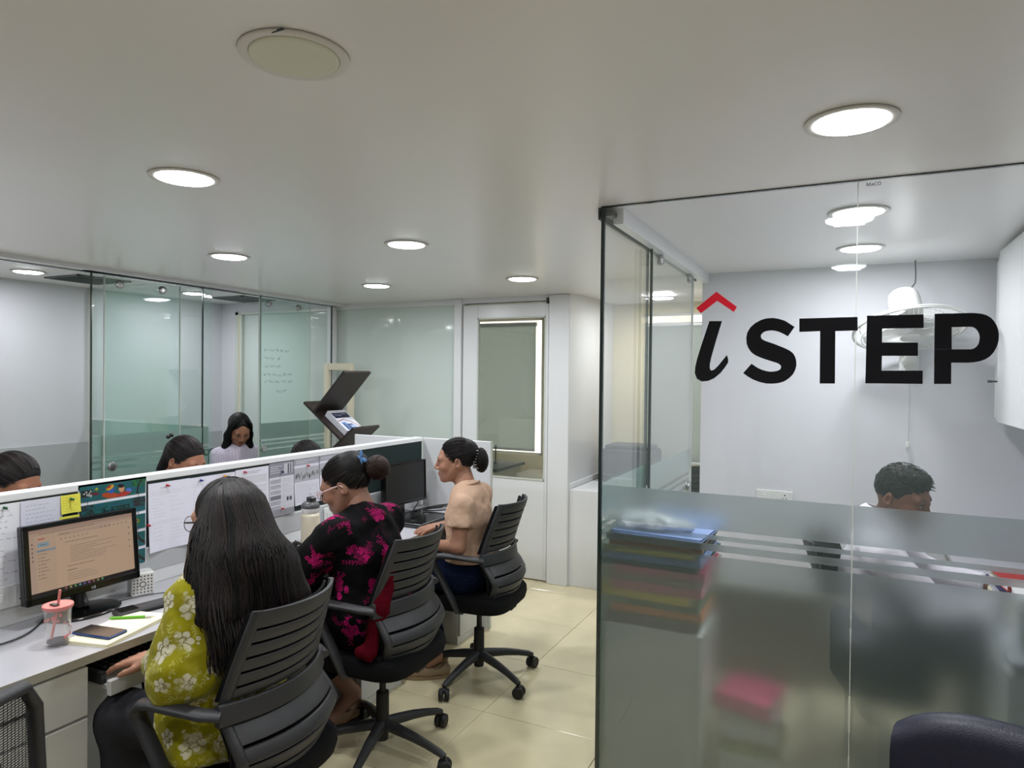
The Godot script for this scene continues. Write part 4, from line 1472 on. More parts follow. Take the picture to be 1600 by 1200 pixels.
	for k in 3:
		wire("power_cable", ["black cable coiled on the desk between the dark monitor and the laptop", "black cable running up to the plug behind the dark monitor", "black cable loop on top of the closed laptop"][k], [[V(-2.4, 0.757, -3.25), V(-2.34, 0.775, -3.48), V(-2.28, 0.785, -3.6), V(-2.22, 0.79, -3.66), V(-2.3, 0.77, -3.69), V(-2.38, 0.757, -3.6)], [V(-2.46, 0.815, -3.62), V(-2.42, 0.79, -3.6), V(-2.4, 0.757, -3.52), V(-2.36, 0.757, -3.58), V(-2.3, 0.757, -3.7)], [V(-2.35, 0.757, -3.55), V(-2.26, 0.785, -3.56), V(-2.19, 0.79, -3.6), V(-2.14, 0.79, -3.53), V(-2.2, 0.782, -3.48), V(-2.28, 0.782, -3.44)]][k], 0.0038, M.cable)
	t = thing("plug_adapter", "round black plug adapter on the partition beyond the dark monitor", "adapter", V(FX + 0.003, 0.82, -3.66))
	b = MB.new()
	b.x = Transform3D(Basis(Vector3.BACK, -PI / 2), Vector3.ZERO)
	b.lathe([Vector2(0.001, 0.0), Vector2(0.028, 0.0), Vector2(0.03, 0.01), Vector2(0.026, 0.035), Vector2(0.001, 0.036)], 20)
	obj("body", b, M.gloss_black, t)
	obj("socket_plate", boxes([V(-0.003, -0.04, -0.05), V(0.0, 0.04, 0.05)]), M.white_plastic, t)


func sheet_on_desk() -> void:
	var t := thing("paper_stack", "white papers lying under the hands of the woman with the blue hair clip", "paper", V(-2.26, 0.75, -2.42), 8.0)
	for k in 3:
		var mb := MB.new()
		mb.x = Transform3D(Basis(Vector3.UP, 0.12 * k - 0.1), V(0, k * 0.0012, 0))
		mb.box(V(-0.1, 0, -0.14), V(0.1, 0.001, 0.14))
		obj("sheet", mb, M.paper, t)


# ---------------------------------------------------------------- beyond the desks
func zigzag_stand() -> void:
	var t := thing("magazine_stand", "dark brown zigzag magazine stand behind the desks", "magazine stand")
	var z0 := -4.12
	var z1 := -3.82
	for s in [[-3.205, 1.615, -3.49, 1.315], [-3.58, 1.385, -3.235, 1.13], [-3.12, 1.215, -3.43, 0.955], [-3.52, 1.03, -3.2, 0.73], [-3.1, 0.82, -3.42, 0.53], [-3.5, 0.6, -3.2, 0.3], [-3.15, 0.35, -3.36, 0.02]]:
		var d := Vector2(s[2] - s[0], s[3] - s[1]).normalized() * 0.5
		var nn := Vector2(-d.y, d.x).normalized() * 0.009
		var a := Vector2(s[0], s[1])
		var b := Vector2(s[2], s[3])
		var mb := MB.new()
		mb.prism(PackedVector2Array([a + nn, b + nn, b - nn, a - nn]), z0, z1)
		obj("board", mb, M.dark_wood, t)
	obj("foot", boxes([V(-3.48, 0, z0), V(-3.22, 0.03, z1)], 0.002), M.dark_wood, t)
	# magazines lean in the upper pocket
	var along := Vector3(-3.235 + 3.58, 1.13 - 1.385, 0).normalized()
	var up := Vector3(-along.y, along.x, 0)
	for k in 4:
		var m := thing("magazine", ["lowest magazine of the pile in the dark zigzag stand", "second magazine from below in the dark zigzag stand", "third magazine from below in the dark zigzag stand", "top magazine in the dark zigzag stand, dark title band over a pale cover"][k], "magazine", V(-3.235, 1.13, -3.97) - along * 0.135 + up * (0.011 + k * 0.0115), 0, "magazines in the dark stand")
		m.basis = Basis(along, up, Vector3.BACK)
		obj("pages", boxes([V(-0.118, 0.001, -0.098 + 0.004 * k), V(0.11, 0.0095, 0.09)]), M.paper, m)
		var p := Pic.new(128, 160, Color(0.85, 0.85, 0.88))
		var r := RandomNumberGenerator.new()
		r.seed = 70 + k
		p.rect(10, 20, 108, 40, Color(0.1, 0.12, 0.24))
		p.text_rows(r, 18, 28, 90, 2, 12, Color(0.7, 0.72, 0.8), 5)
		p.line([4, 84, 50, 74, 92, 96, 124, 140], 2.5, Color(0.5, 0.2, 0.25))
		p.rect(14, 92, 40, 62, Color(0.55, 0.65, 0.82))
		p.rect(40, 108, 44, 46, Color(0.3, 0.36, 0.52))
		p.rect(22, 100, 12, 50, Color(0.22, 0.25, 0.36))
		p.rect(60, 118, 34, 36, Color(0.62, 0.7, 0.84))
		var cm := mat("cover_%d" % k, Color(1, 1, 1), 0.25)
		cm.albedo_texture = p.tex()
		var cv := MB.new()
		cv.flat([V(0.112, 0.0102, 0.092), V(0.112, 0.0102, -0.1), V(-0.12, 0.0102, -0.1), V(-0.12, 0.0102, 0.092)], [Vector2(0, 1), Vector2(1, 1), Vector2(1, 0), Vector2(0, 0)])
		cv.box(V(-0.12, 0.0095, -0.1), V(0.112, 0.01, 0.092))
		obj("cover", cv, cm, m)
	t = thing("standing_frame", "narrow cream wooden frame standing by the glass panel behind the dark stand", "frame", V(-4.0, 0, -4.7))
	obj("stile", boxes([V(-0.155, 0, -0.02), V(-0.105, 1.69, 0.02)], 0.003), M.cream_wood, t)
	obj("stile", boxes([V(0.105, 0, -0.02), V(0.155, 1.69, 0.02)], 0.003), M.cream_wood, t)
	obj("rail", boxes([V(-0.105, 1.63, -0.02), V(0.105, 1.69, 0.02)], 0.003), M.cream_wood, t)
	obj("rail", boxes([V(-0.105, 0.05, -0.02), V(0.105, 0.15, 0.02)], 0.003), M.cream_wood, t)
	obj("pane", boxes([V(-0.105, 0.15, -0.003), V(0.105, 1.63, 0.003)]), M.clear_glass, t)
	# room seen through the door glass
	t = thing("side_desk", "small desk with dark top seen low through the door glass", "desk", V(-2.95, 0, -5.45))
	obj("top", boxes([V(-0.5, 0.77, -0.3), V(0.27, 0.795, 0.28)], 0.002), M.dark_wood, t)
	obj("body", boxes([V(-0.5, 0.0, -0.28), V(0.24, 0.77, 0.25)]), M.cream_wood, t)
	for k in 3:
		var dr := obj("drawer", boxes([V(-0.16, 0.56 - 0.22 * k, 0.25), V(0.235, 0.75 - 0.22 * k, 0.266)], 0.002), M.cream_wood, t)
		var hd := MB.new()
		hd.tube([V(0.0, 0.67 - 0.22 * k, 0.266), V(0.0, 0.665 - 0.22 * k, 0.285), V(0.08, 0.665 - 0.22 * k, 0.285), V(0.08, 0.67 - 0.22 * k, 0.266)], 0.005, 8)
		obj("handle", hd, M.white_plastic, dr)
	t = thing("cabinet", "cream low cabinet with two drawers under the blind, seen through the door glass", "cabinet", V(-2.42, 0, -5.62))
	obj("body", boxes([V(-0.24, 0, -0.25), V(0.42, 0.72, 0.1)], 0.003), M.cream_wood, t)
	obj("drawer", boxes([V(-0.23, 0.44, 0.1), V(0.41, 0.7, 0.115)], 0.002), M.cream_wood, t)
	obj("drawer", boxes([V(-0.23, 0.14, 0.1), V(0.41, 0.42, 0.115)], 0.002), M.cream_wood, t)
	t = thing("pen_holder", "thin dark pen standing on the dark desk behind the door glass", "pen", V(-2.86, 0.795, -5.5))
	var b := MB.new()
	b.tube([V(0, 0, 0), V(0.002, 0.17, 0)], 0.006, 8)
	obj("barrel", b, M.gloss_black, t)
	b = MB.new()
	b.lathe([Vector2(0.001, 0), Vector2(0.014, 0), Vector2(0.014, 0.006), Vector2(0.001, 0.01)], 12)
	obj("foot", b, M.gloss_black, t)
	# printer on the ledge
	t = thing("printer", "dark grey printer on the white ledge in the passage", "printer", V(-1.58, 0.738, -5.5))
	mat("printer_grey", Color(0.2, 0.2, 0.215), 0.45)
	obj("body", boxes([V(-0.22, 0.03, -0.17), V(0.2, 0.27, 0.16)], 0.015), M.printer_grey, t)
	obj("scanner_lid", boxes([V(-0.2, 0.27, -0.16), V(0.17, 0.3, 0.14)], 0.01), M.printer_grey, t)
	obj("base", boxes([V(-0.23, 0.0, -0.17), V(0.21, 0.07, 0.19)], 0.01), M.gloss_black, t)
	var tr := MB.new()
	tr.x = Transform3D(Basis(Vector3.BACK, 0.3), V(0.2, 0.12, 0))
	tr.box(V(0, 0, -0.12), V(0.13, 0.012, 0.12), 0.003)
	obj("paper_tray", tr, M.printer_grey, t)
	tr = MB.new()
	tr.x = Transform3D(Basis(Vector3.BACK, 0.3), V(0.2, 0.135, 0))
	tr.box(V(-0.02, 0, -0.1), V(0.1, 0.004, 0.1))
	obj("paper", tr, M.paper, t)
	# switches on the cabin wall at the far left
	for s in [[0.92, -2.87, "white switch plate on the far left cabin wall, behind the dark-haired head"], [0.93, -2.66, "white switch plate cut off by the left edge, on the cabin wall"]]:
		var w := thing("switch_plate", s[2], "switch", V(-5.588, s[0], s[1]), 90, "white switch plates in the left cabin")
		obj("plate", boxes([V(-0.11, -0.055, 0), V(0.11, 0.055, 0.01)], 0.003), M.white_plastic, w)
		for k in 4:
			obj("rocker", boxes([V(-0.09 + k * 0.046, -0.028, 0.01), V(-0.05 + k * 0.046, 0.028, 0.014)], 0.002), M.white_plastic, w)
	t = thing("wall_box", "small cream and green box on the cabin wall behind the woman in the pale top", "box", V(-5.588, 1.03, -4.56), 90)
	obj("body", boxes([V(-0.055, -0.06, 0), V(0.055, 0.06, 0.03)], 0.006), M.cream_wood, t)
	obj("label_strip", boxes([V(-0.045, -0.045, 0.03), V(0.045, -0.02, 0.0315)]), mat("olive_label", Color(0.5, 0.5, 0.1), 0.5), t)


# ---------------------------------------------------------------- chairs
func back_at(y: float) -> Vector2:  # (half width, z) of the chair's back at a height
	var T := [[0.43, 0.155, 0.185], [0.5, 0.195, 0.215], [0.56, 0.215, 0.24], [0.61, 0.215, 0.21], [0.655, 0.208, 0.172], [0.7, 0.205, 0.165], [0.8, 0.195, 0.197], [0.9, 0.182, 0.232], [0.955, 0.172, 0.25]]
	for k in T.size() - 1:
		if y <= T[k + 1][0] or k == T.size() - 2:
			var f := clampf((y - T[k][0]) / (T[k + 1][0] - T[k][0]), 0.0, 1.0)
			return Vector2(lerpf(T[k][1], T[k + 1][1], f), lerpf(T[k][2], T[k + 1][2], f))
	return Vector2.ZERO


func back_point(u: float, y: float, off := 0.0) -> Vector3:
	var b := back_at(y)
	return V(u * b.x, y, b.y - 0.062 * u * u + off)


func back_strip(mb: MB, u0: float, u1: float, ya: float, yb: float, thick: float, off := 0.0, n := 14, edge := 0.003) -> void:
	var rings := []
	for i in n + 1:
		var u := lerpf(u0, u1, float(i) / n)
		var e := edge
		rings.append([back_point(u, ya + e, off - thick), back_point(u, ya, off - thick + e), back_point(u, ya, off - e), back_point(u, ya + e, off), back_point(u, lerpf(ya, yb, 0.5), off), back_point(u, yb - e, off), back_point(u, yb, off - e), back_point(u, yb, off - thick + e), back_point(u, yb - e, off - thick), back_point(u, lerpf(ya, yb, 0.5), off - thick)])
	mb.shell(rings)


func office_chair(label: String) -> Node3D:
	var t := thing("office_chair", label, "chair")
	var b := MB.new()
	b.tube([V(0, 0.06, 0), V(0, 0.13, 0), V(0, 0.135, 0), V(0, 0.26, 0), V(0, 0.262, 0), V(0, 0.38, 0)], [0.026, 0.03, 0.028, 0.027, 0.014, 0.014], 16)
	obj("gas_column", b, M.wheel, t)
	for k in 5:
		var dir := Vector3.FORWARD.rotated(Vector3.UP, TAU * k / 5)
		b = MB.new()
		var path := []
		for q in [[0.02, 0.125], [0.08, 0.118], [0.16, 0.108], [0.23, 0.094], [0.29, 0.078], [0.315, 0.068]]:
			path.append(dir * q[0] + V(0, q[1], 0))
		b.tube(path, [0.031, 0.03, 0.026, 0.022, 0.02, 0.016], 10, true, Vector2(0.8, 0.75))
		var leg := obj("base_leg", b, M.black_plastic, t)
		b = MB.new()
		var side := dir.cross(Vector3.UP).rotated(Vector3.UP, 0.5)
		b.tube([dir * 0.312 + V(0, 0.072, 0), dir * 0.312 + V(0, 0.05, 0)], 0.007, 8)
		for s in [-1.0, 1.0]:
			var c: Vector3 = dir * 0.315 + V(0, 0.029, 0) + side * 0.015 * s
			b.tube([c - side * 0.011, c - side * 0.008, c + side * 0.008, c + side * 0.011], [0.022, 0.029, 0.029, 0.022], 16)
		b.tube([dir * 0.315 + V(0, 0.048, 0) - side * 0.012, dir * 0.315 + V(0, 0.048, 0) + side * 0.012], 0.014, 10)
		obj("caster", b, M.wheel, leg)
	b = MB.new()
	b.box(V(-0.09, 0.375, -0.1), V(0.09, 0.415, 0.13), 0.012)
	b.tube([V(0.09, 0.395, -0.02), V(0.2, 0.39, -0.03)], 0.006, 8)
	b.box(V(-0.035, 0.385, 0.1), V(0.035, 0.41, 0.2), 0.008)
	b.tube([V(0, 0.395, 0.14), V(0, 0.41, 0.165), V(0, 0.44, 0.16), V(0, 0.5, 0.17)], 0.03, 10, true, Vector2(1.2, 0.4))
	obj("tilt_mechanism", b, M.wheel, t)
	b = MB.new()
	var rings := []
	for q in [[0.408, 0.9], [0.412, 0.97], [0.44, 1.0], [0.468, 0.99], [0.482, 0.95], [0.488, 0.8], [0.485, 0.3]]:
		var r := []
		for k in 40:
			var a := TAU * k / 40
			var cx := signf(cos(a)) * pow(absf(cos(a)), 0.45)
			var cz := signf(sin(a)) * pow(absf(sin(a)), 0.45)
			var dip: float = -0.02 * maxf(-cz, 0.0) if q[0] > 0.46 else 0.0
			r.append(V(cx * 0.235 * q[1], q[0] + dip, cz * 0.235 * q[1] - 0.015))
		rings.append(r)
	b.shell(rings)
	obj("seat", b, M.seat_cloth, t)
	var back := MB.new()
	for s in [[-1.0, -0.9], [0.9, 1.0]]:
		rings = []
		for k in 25:
			var y := lerpf(0.43, 0.957, k / 24.0)
			var f := 0.012
			rings.append([back_point(s[0], y, -0.004 - f), back_point(s[0], y, -0.004), back_point((s[0] + s[1]) / 2, y, 0.001), back_point(s[1], y, -0.001), back_point(s[1], y, -0.013), back_point((s[0] + s[1]) / 2, y, -0.02)])
		back.shell(rings)
	back_strip(back, -0.95, 0.95, 0.43, 0.5, 0.014)
	back_strip(back, -0.97, 0.97, 0.908, 0.957, 0.014, 0.001)
	var bf := obj("backrest", back, M.black_plastic, t)
	for s in [[0.868, 0.901], [0.828, 0.861], [0.788, 0.821], [0.748, 0.781], [0.712, 0.741], [0.6, 0.648], [0.552, 0.592], [0.507, 0.545]]:
		b = MB.new()
		back_strip(b, -0.91, 0.91, s[0], s[1], 0.011, -0.001)
		obj("slat", b, M.black_plastic, bf)
	b = MB.new()
	back_strip(b, -0.97, 0.97, 0.705, 0.948, 0.012, -0.026)
	back_strip(b, -0.97, 0.97, 0.5, 0.655, 0.01, -0.022)
	obj("back_pad", b, M.seat_cloth, t)
	b = MB.new()
	back_strip(b, -1.08, 1.08, 0.652, 0.71, 0.018, 0.016, 18, 0.005)
	obj("lumbar_band", b, M.black_plastic, t)
	for s in [-1.0, 1.0]:
		b = MB.new()
		b.tube([V(0.215 * s, 0.682, 0.112), V(0.24 * s, 0.688, 0.07), V(0.252 * s, 0.694, 0.0), V(0.256 * s, 0.696, -0.08), V(0.256 * s, 0.69, -0.125), V(0.255 * s, 0.672, -0.145), V(0.253 * s, 0.64, -0.138), V(0.248 * s, 0.56, -0.09), V(0.242 * s, 0.47, -0.04), V(0.235 * s, 0.425, -0.02), V(0.19 * s, 0.405, -0.01)], [0.024, 0.024, 0.023, 0.024, 0.024, 0.022, 0.021, 0.021, 0.021, 0.02, 0.014], 12, true, Vector2(1.15, 0.62))
		obj("armrest", b, M.black_plastic, t)
	return t


func chairs() -> void:
	var c := office_chair("black slatted office chair holding the woman in yellow, nearest the camera")
	c.position = V(-1.615, 0, -1.49)
	c.rotation_degrees.y = 95
	var d := copy(c, "office_chair", "black slatted office chair with a maroon cloth hanging on it, the middle of three")
	d.position = V(-1.74, 0, -2.335)
	d.rotation_degrees.y = 91
	spin_base(d, 33.0)
	d = copy(c, "office_chair", "black slatted office chair under the woman in beige, nearest the white door")
	d.position = V(-1.73, 0, -3.16)
	d.rotation_degrees.y = 95
	spin_base(d, 9.0)
	d = copy(c, "office_chair", "black office chair under the man in the cabin, blurred by the frosted film")
	d.position = V(0.09, 0, -3.06)
	d.rotation_degrees.y = -98
	d = copy(c, "office_chair", "black office chair in the far passage, seen through the open cabin door")
	d.position = V(-1.14, 0, -5.2)
	d.rotation_degrees.y = 10
	for q in [[-0.3, -2.98, 3.0, M.seat_cloth, "low black visitor chair behind the frosted glass and the pink folder"]]:
		var vc := thing("visitor_chair", q[4], "chair", V(q[0], 0, q[1]), q[2])
		var vb := MB.new()
		vb.box(V(-0.21, 0.4, -0.2), V(0.21, 0.47, 0.19), 0.03)
		obj("seat", vb, q[3], vc)
		vb = MB.new()
		vb.x = Transform3D(Basis(Vector3.RIGHT, 0.1), V(0, 0.47, 0.17))
		vb.box(V(-0.21, 0.0, 0.0), V(0.21, 0.33, 0.05), 0.022)
		obj("backrest", vb, q[3], vc)
		for lx in [-0.18, 0.18]:
			for lz in [-0.17, 0.17]:
				vb = MB.new()
				vb.tube([V(lx, 0.41, lz), V(lx * 1.08, 0.0, lz * 1.1)], [0.013, 0.011], 10)
				obj("leg", vb, M.wheel, vc)
			vb = MB.new()
			vb.tube([V(lx, 0.41, 0.17), V(lx, 0.6, 0.2)], 0.012, 8)
			obj("back_post", vb, M.wheel, vc)
	# cloth over the second chair's back
	var s := Soft.new()
	s.noise = FastNoiseLite.new()
	s.noise.seed = 4
	s.noise.frequency = 16.0
	s.amp = 0.012
	s.limb(V(-1.605, 0.87, -2.2), V(-1.62, 0.7, -2.165), 0.03, 0.03, 0.03)
	s.limb(V(-1.62, 0.7, -2.165), V(-1.65, 0.52, -2.125), 0.03, 0.03, 0.03)
	s.limb(V(-1.65, 0.52, -2.125), V(-1.68, 0.515, -2.11), 0.024, 0.022, 0.03)
	var mb := MB.new()
	s.into(mb, 0.008)
	tag(obj("draped_cloth", mb, M.maroon_knit), "maroon knitted cloth hanging between the second chair back and its sitter", "cloth")
	# dark mesh chair at the lower left corner
	var t := thing("mesh_chair", "black mesh-backed office chair cut off by the lower left corner", "chair", V(-1.755, 0, -0.62), 103.0)
	var outline := [[-0.21, 0.5, 0.2], [-0.23, 0.62, 0.215], [-0.235, 0.75, 0.2], [-0.225, 0.86, 0.205], [-0.19, 0.915, 0.215], [0.0, 0.925, 0.24], [0.19, 0.915, 0.215], [0.225, 0.86, 0.205], [0.235, 0.75, 0.2], [0.23, 0.62, 0.215], [0.21, 0.5, 0.2], [0.0, 0.47, 0.235]]
	var path := []
	for k in outline.size() + 1:
		var q: Array = outline[k % outline.size()]
		path.append(V(q[0], q[1], q[2]))
	mb = MB.new()
	mb.tube(path, 0.019, 10, false, Vector2(1.0, 0.7))
	var fr := obj("back_frame", mb, M.black_plastic, t)
	mb = MB.new()
	for k in 74:
		var y := 0.5 + k * 0.0056
		var hw := 0.215 if y < 0.86 else 0.215 - (y - 0.86) * 0.7
		mb.tube([V(-hw, y, 0.205), V(-hw * 0.5, y, 0.225), V(0, y, 0.232), V(hw * 0.5, y, 0.225), V(hw, y, 0.205)], 0.0014, 4, false)
	for k in 40:
		var xx := -0.2 + k * 0.0103
		mb.tube([V(xx, 0.49, 0.232 - 0.6 * xx * xx), V(xx, 0.9, 0.232 - 0.6 * xx * xx)], 0.0009, 4, false)
	var net := obj("back_mesh", mb, M.wheel, fr)
	net.set_meta("kind", "stuff")
	mb = MB.new()
	mb.box(V(-0.24, 0.42, -0.25), V(0.24, 0.495, 0.2), 0.035)
	obj("seat", mb, M.seat_cloth, t)
	mb = MB.new()
	mb.tube([V(0, 0.42, 0.1), V(0, 0.43, 0.22), V(0, 0.55, 0.26), V(0, 0.7, 0.245)], 0.03, 10, true, Vector2(1.2, 0.5))
	obj("back_support", mb, M.black_plastic, t)
	for s2 in [-1.0, 1.0]:
		mb = MB.new()
		mb.tube([V(0.24 * s2, 0.44, 0.05), V(0.27 * s2, 0.47, 0.05), V(0.275 * s2, 0.66, 0.03), V(0.275 * s2, 0.675, -0.12)], 0.018, 10)
		obj("armrest", mb, M.black_plastic, t)
	mb = MB.new()
	mb.tube([V(0, 0.08, 0), V(0, 0.2, 0), V(0, 0.42, 0)], [0.03, 0.028, 0.02], 12)
	obj("gas_column", mb, M.wheel, t)
	for k in 5:
		var dir := Vector3.FORWARD.rotated(Vector3.UP, TAU * k / 5 + 0.3)
		mb = MB.new()
		mb.tube([V(0, 0.11, 0), dir * 0.16 + V(0, 0.1, 0), dir * 0.3 + V(0, 0.07, 0)], [0.03, 0.025, 0.018], 8)
		var lg := obj("base_leg", mb, M.black_plastic, t)
		mb = MB.new()
		mb.ball(dir * 0.3 + V(0, 0.03, 0), V(0.03, 0.03, 0.03), 12)
		obj("caster", mb, M.wheel, lg)
	# navy armchair in front of the glass
	t = thing("armchair", "navy leather armchair with rounded top in the lower right corner", "armchair", V(0.365, 0, -1.60), 164.0)
	mb = MB.new()
	var rings := []
	var prof := [[0.42, 0.0], [0.5, 0.0], [0.62, -0.006], [0.72, -0.014], [0.79, -0.02], [0.818, -0.024]]
	for side in 1:
		for k in 21:
			var u := -1.0 + k / 10.0
			var hw := 0.31
			var drop := 0.055 * pow(absf(u), 5.0)
			var bow := -0.05 * u * u
			var r := []
			var top := 0.835 - drop
			var zf := 0.0 + bow
			for q in [[0.4, -0.045], [0.6, -0.045], [top - 0.05, -0.04], [top - 0.018, -0.032], [top, -0.01], [top, 0.02], [top - 0.012, 0.045], [top - 0.045, 0.056], [0.6, 0.055], [0.4, 0.05]]:
				r.append(V(u * hw, q[0], zf + q[1] + 0.22))
			rings.append(r)
	mb.shell(rings)
	var bk := obj("backrest", mb, M.navy_leather, t)
	mb = MB.new()
	path = []
	for k in 29:
		var u := -1.0 + k / 14.0
		path.append(V(u * 0.308, 0.835 - 0.055 * pow(absf(u), 5.0) - 0.03, 0.22 - 0.05 * u * u + 0.0545))
	path.push_front(V(-0.31, 0.45, 0.22))
	path.append(V(0.31, 0.45, 0.22))
	mb.tube(path, 0.003, 8)
	obj("piping", mb, M.navy_leather, bk)
	obj("seat", boxes([V(-0.29, 0.3, -0.28), V(0.29, 0.45, 0.2)], 0.04), M.navy_leather, t)
	for s2 in [-1.0, 1.0]:
		mb = MB.new()
		mb.box(V(-0.05 + 0.31 * s2, 0.28, -0.28), V(0.05 + 0.31 * s2, 0.6, 0.22), 0.03)
		obj("arm", mb, M.navy_leather, t)
		for zz in [-0.22, 0.2]:
			mb = MB.new()
			mb.tube([V(0.28 * s2, 0.3, zz), V(0.29 * s2, 0.0, zz)], [0.022, 0.014], 10)
			obj("leg", mb, M.dark_steel, t)


func spin_base(c: Node3D, deg: float) -> void:
	for k in c.get_children():
		if String(k.name).begins_with("base_leg"):
			k.rotation_degrees.y = deg


# ---------------------------------------------------------------- the cabin behind the lettered glass
func extruded_text() -> void:
	var L := {
		"i_script": [-0.4239, 1.7925, -0.3826, 1.7914, -0.4035, 1.7177, -0.4173, 1.6646, -0.4205, 1.6468, -0.4210, 1.6326, -0.4167, 1.6234, -0.4064, 1.6263, -0.3928, 1.6398, -0.3794, 1.6574, -0.3647, 1.6764, -0.3604, 1.6624, -0.3609, 1.6504, -0.3722, 1.6328, -0.3856, 1.6151, -0.4060, 1.5972, -0.4266, 1.5877, -0.4475, 1.5860, -0.4631, 1.5951, -0.4704, 1.6144, -0.4693, 1.6359, -0.4640, 1.6610, -0.4506, 1.7075],
		"caret": [-0.4686, 1.8380, -0.4018, 1.8916, -0.3345, 1.8377, -0.3444, 1.8212, -0.3993, 1.8611, -0.4528, 1.8204],
		"s": [-0.1543, 1.7667, -0.1842, 1.7877, -0.2033, 1.7943, -0.2193, 1.7975, -0.2405, 1.7967, -0.2580, 1.7917, -0.2768, 1.7811, -0.2904, 1.7683, -0.3000, 1.7512, -0.3031, 1.7339, -0.3015, 1.7144, -0.2960, 1.6991, -0.2859, 1.6844, -0.2726, 1.6747, -0.2529, 1.6657, -0.2334, 1.6588, -0.2044, 1.6492, -0.1961, 1.6438, -0.1928, 1.6370, -0.1958, 1.6288, -0.2040, 1.6240, -0.2136, 1.6219, -0.2264, 1.6211, -0.2394, 1.6231, -0.2524, 1.6271, -0.2655, 1.6333, -0.2854, 1.6470, -0.3114, 1.6157, -0.2947, 1.6033, -0.2780, 1.5938, -0.2583, 1.5864, -0.2388, 1.5819, -0.2194, 1.5815, -0.2003, 1.5838, -0.1832, 1.5895, -0.1689, 1.5999, -0.1571, 1.6128, -0.1504, 1.6271, -0.1469, 1.6426, -0.1478, 1.6574, -0.1511, 1.6696, -0.1575, 1.6811, -0.1676, 1.6899, -0.1829, 1.6981, -0.2149, 1.7121, -0.2440, 1.7227, -0.2532, 1.7283, -0.2572, 1.7345, -0.2573, 1.7414, -0.2541, 1.7469, -0.2477, 1.7523, -0.2380, 1.7555, -0.2271, 1.7567, -0.2155, 1.7558, -0.2027, 1.7521, -0.1899, 1.7457, -0.1740, 1.7367],
		"t": [-0.1404, 1.7933, 0.0276, 1.7939, 0.0283, 1.7516, -0.0346, 1.7509, -0.0333, 1.5849, -0.0772, 1.5843, -0.0785, 1.7517, -0.1398, 1.7502],
		"e": [0.0535, 1.7970, 0.2047, 1.7964, 0.2054, 1.7557, 0.0957, 1.7561, 0.0958, 1.7132, 0.1914, 1.7120, 0.1921, 1.6718, 0.0964, 1.6721, 0.0960, 1.6266, 0.2052, 1.6273, 0.2053, 1.5871, 0.0521, 1.5868],
		"p": [0.2331, 1.7974, 0.3243, 1.7971, 0.3370, 1.7961, 0.3508, 1.7938, 0.3624, 1.7892, 0.3726, 1.7817, 0.3802, 1.7718, 0.3864, 1.7603, 0.3906, 1.7475, 0.3923, 1.7343, 0.3925, 1.7205, 0.3907, 1.7067, 0.3865, 1.6935, 0.3802, 1.6802, 0.3719, 1.6694, 0.3609, 1.6610, 0.3494, 1.6561, 0.3342, 1.6525, 0.3189, 1.6512, 0.2775, 1.6512, 0.2780, 1.5882, 0.2347, 1.5876, 0.2337, 1.6910, 0.3260, 1.6906, 0.3336, 1.6933, 0.3396, 1.6987, 0.3441, 1.7066, 0.3459, 1.7150, 0.3468, 1.7241, 0.3457, 1.7333, 0.3425, 1.7424, 0.3378, 1.7498, 0.3316, 1.7548, 0.3249, 1.7568, 0.2769, 1.7566, 0.2779, 1.6910, 0.2337, 1.6912]
	}
	var t := thing("wall_sign", "black and red lettering stuck on the front of the cabin glass", "sign")
	for k in L:
		var pts := PackedVector2Array()
		for i in range(0, L[k].size(), 2):
			pts.append(Vector2(L[k][i], L[k][i + 1]))
		var mb := MB.new()
		mb.prism(pts, GLASS_Z + 0.0063, GLASS_Z + 0.0125)
		var nm: String = {"i_script": "letter_i", "caret": "roof_mark", "s": "letter_s", "t": "letter_t", "e": "letter_e", "p": "letter_p"}[k]
		obj(nm, mb, M.sign_red if k == "caret" else M.sign_black, t, "red roof-shaped mark" if k == "caret" else "")
	var tx := TextMesh.new()
	tx.text = "MaCO"
	tx.font_size = 16
	tx.pixel_size = 0.0009
	tx.depth = 0.0006
	var s := obj("glass_sticker", tx, M.sign_black)
	s.position = V(0.066, 2.205, GLASS_Z + 0.007)
	tag(s, "tiny black maker's mark at the top of the right glass pane", "sticker")


func folder(name_: String, label: String, at: Vector3, size: Vector3, turn: float, c: Color, papers: int, group: String) -> void:
	var t := thing(name_, label, "folder" if name_ == "folder" else "papers", at, turn, group)
	var key := "card_" + c.to_html(false)
	if not M.has(key):
		mat(key, c, 0.45, 0.4)
	var w := size.x / 2
	var d := size.z / 2
	var h := size.y
	obj("cover", boxes([V(-w, 0, -d), V(w, 0.0022, d), V(-w, h - 0.0022, -d), V(w, h, d), V(-w, 0, d - 0.002), V(w, h, d)], 0.0005), M[key], t)
	for k in papers:
		var o := 0.006 * ((k * 7) % 5) / 5.0
		var th := (h - 0.0044) / papers
		obj("pages", boxes([V(-w + 0.004 + o, 0.0022 + th * k, -d + 0.004 + o), V(w - 0.01 + o, 0.0022 + th * (k + 0.85), d - 0.004)]), M.paper if k % 2 == 0 else M.cream_paper, t)


